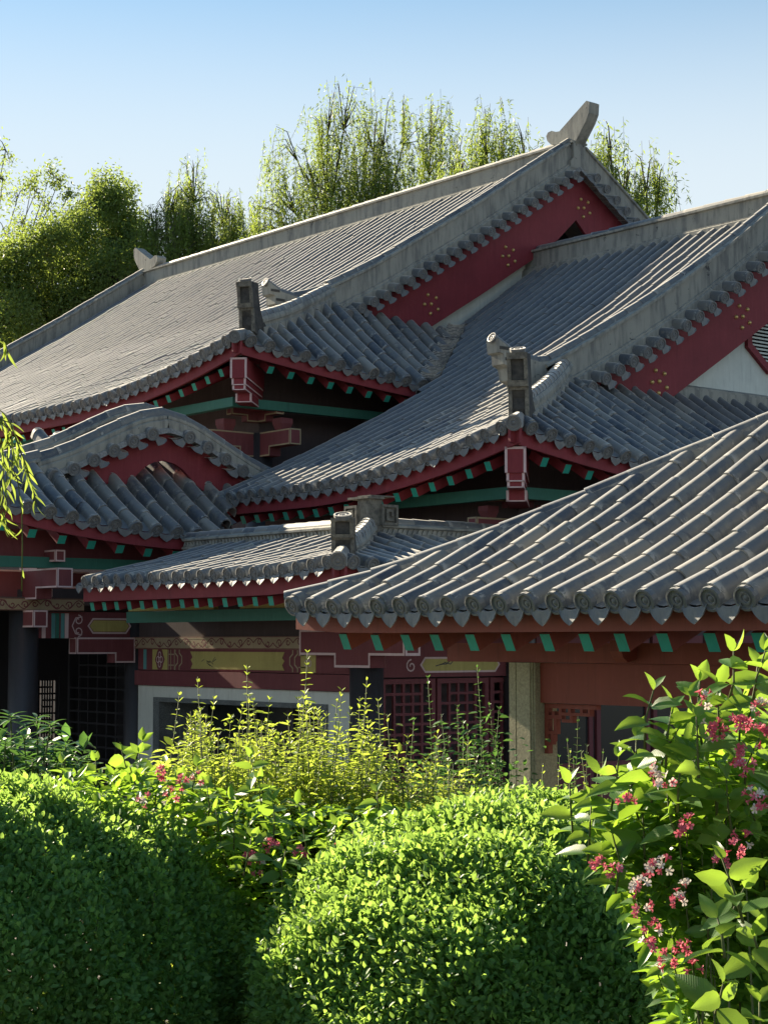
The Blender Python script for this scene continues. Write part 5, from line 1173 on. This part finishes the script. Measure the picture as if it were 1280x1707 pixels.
def broadleaf(name, label, blobs, D, L=.15, mat=LDT, base=None, dens=1.0, depth=1.0):
    """blobs: leaf clumps (px, py, radius px) carried on limbs"""
    bx = blobs[0][0] if base is None else base; root = atD(bx, 1072, D); root[2] = 0; t = thing(name, label, 'tree', tuple(root), 'dark trees at the far end of the hall')
    topz = max(atD(b[0], b[1]-b[2], D)[2] for b in blobs); fork = root + np.array([0, 0, topz*.55]); tr = MB(); tr.tube([root, (root+fork)/2+.1, fork], [.35, .28, .2], 9); P = []; Dd = []; LL = []
    for px, py, r in blobs:
        rm = r/F*D; q = atD(px, py, D + rng.normal(0, 1.0)*depth); mid = (fork+q)/2 + np.array([rng.normal(0, .4), rng.normal(0, .4), .6]); tr.tube([fork, mid, q], [.06, .035, .012], 6)
        for s_ in range(max(6, int(rm*rm*26*dens+4))):
            d = nrm(rng.normal(size=3)); e = q + d*rm*rng.uniform(.5, .95); tr.tube([q, (q+e)/2+np.array([0, 0, .08]), e], [.022, .014, .006], 4)
            m = int(60*dens+20); c = e + rng.normal(0, .14+rm*.10, (m, 3)); P.append(c); dd_ = rng.normal(size=(m, 3)); dd_[:, 2] -= .35; Dd.append(dd_); LL.append(L*rng.uniform(.6, 1.2, m))
    P = np.concatenate(P); LL = np.concatenate(LL); Dd = nrm(np.concatenate(Dd))
    leaf_mesh('crown', P, Dd, rng.normal(size=P.shape)+np.array([0, 0, .5]), LL, LL*.42, mat, t, fold=.25, kind='hex')['kind'] = 'stuff'
    tr.build('trunk', BARK, t); return len(P)
nn_ += broadleaf('broadleaf_tree', 'dark broadleaf tree with rounded top beside the dense willow', [(185, 320, 38), (160, 345, 36), (205, 360, 36), (175, 400, 60), (215, 420, 50), (130, 390, 40), (190, 470, 60), (230, 470, 45), (150, 480, 50)], 62, dens=1.3)
nn_ += broadleaf('broadleaf_tree', 'wide dark green tree mass behind the far gable ridge', [(90, 400, 40), (50, 430, 50), (110, 450, 55), (20, 480, 60), (70, 510, 60), (130, 520, 50), (0, 540, 60), (-30, 450, 60), (60, 570, 50), (20, 600, 50)], 60, dens=1.3, base=60)
nn_ += broadleaf('sparse_tree', 'sparse tree with thin spreading branches against the sky at the far left roof end', [(10, 250, 22), (5, 300, 26), (30, 330, 24), (85, 290, 18), (60, 320, 20), (100, 300, 14), (115, 325, 10), (40, 370, 28), (-20, 320, 40), (75, 345, 16), (10, 390, 34), (55, 300, 14)], 64, L=.15, dens=.13, base=-20)

# near willow: its trunk stands outside the picture, some strands hang into it
wt = thing('willow_tree', 'near willow whose thin bright green strands hang before the porch roof', 'tree', tuple(atD(-900, 1072, 9.4)*np.array([1, 1, 0])))
root = atD(-900, 1072, 9.4); root[2] = 0; tr = MB(); tr.tube([root, root+np.array([.1, .05, 2.5]), root+np.array([.2, .1, 5.0])], [.24, .19, .14], 12)
P = []; Dd = []; LL = []
top = root + np.array([.2, .1, 5.0])
lim = atD(-30, 520, 8.6)
tr.tube([top-np.array([0, 0, .4]), (top+lim)/2+np.array([0, 0, .7]), lim], [.08, .05, .012], 7)
for q in range(70):
    a = rng.uniform(0, 6.28); r_ = 1.2*math.sqrt(rng.random()); p0 = top + np.array([math.cos(a)*r_, math.sin(a)*r_, .8-.35*r_+rng.normal(0, .3)])
    if proj(p0)[0] > -60: continue
    ln = rng.uniform(1.2, 2.8); pts = strands(p0, ln, 0, .05, None)
    if max(proj(x)[0] for x in pts) > -25: continue
    if q % 3 == 0: tr.tube([top, (top+p0)/2+np.array([0, 0, .4]), p0], [.03, .02, .006], 4)
    tr.tube(pts[::2], .004, 3); m = int(ln/.03); s = rng.random(m)*(len(pts)-1); i0 = np.minimum(s.astype(int), len(pts)-2); fr_ = (s-i0)[:, None]
    P.append(pts[i0]*(1-fr_)+pts[i0+1]*fr_); dd_ = rng.normal(size=(m, 3))*.5; dd_[:, 2] -= .8; Dd.append(dd_); LL.append(.09*rng.uniform(.7, 1.2, m))
P = np.concatenate(P); LL = np.concatenate(LL)
leaf_mesh('crown', P, nrm(np.concatenate(Dd)), rng.normal(size=P.shape), LL, LL*.17, LWIL, wt, fold=.2, kind='tri')['kind'] = 'stuff'
tr.build('trunk', BARK, wt); tw = MB()
for pts in ([(-30, 560), (0, 560), (10, 572), (14, 590)], [(-30, 660), (8, 690), (25, 720), (40, 770), (55, 815), (62, 845)], [(-30, 670), (5, 700), (14, 740), (12, 800), (8, 860)], [(-25, 690), (18, 705), (30, 740), (46, 780), (50, 800)], [(-28, 700), (2, 730), (6, 790), (4, 850), (10, 878)], [(-30, 720), (-5, 760), (2, 820), (0, 870)], [(-20, 680), (20, 720), (22, 760), (18, 810)], [(12, 760), (30, 800), (37, 850), (38, 910), (37, 985)]):
    Q = [atD(px, py, 8.5 + .03*i) for i, (px, py) in enumerate(pts)]
    tw.tube(Q, .0028, 4); ln = sum(np.linalg.norm(Q[i+1]-Q[i]) for i in range(len(Q)-1)); m = int(ln/.030) if pts[-1][1] < 900 else 4
    for i in range(m):
        s = (i+.5)/m*(len(Q)-1); i0 = int(s); p = Q[i0]*(1-s+i0)+Q[min(i0+1, len(Q)-1)]*(s-i0)
        d = np.array([rng.normal(0, .45), rng.normal(0, .45), -1.0]) + RT*(.55 if i % 2 else -.35)
        put_leaf(wt, random.choice(wil), p, d, rng.normal(0, .5, 3) - FW*.8, rng.uniform(.065, .105))
tw.build('hanging_twigs', STEM, wt, kind='stuff')
print('tree leaves', nn_)
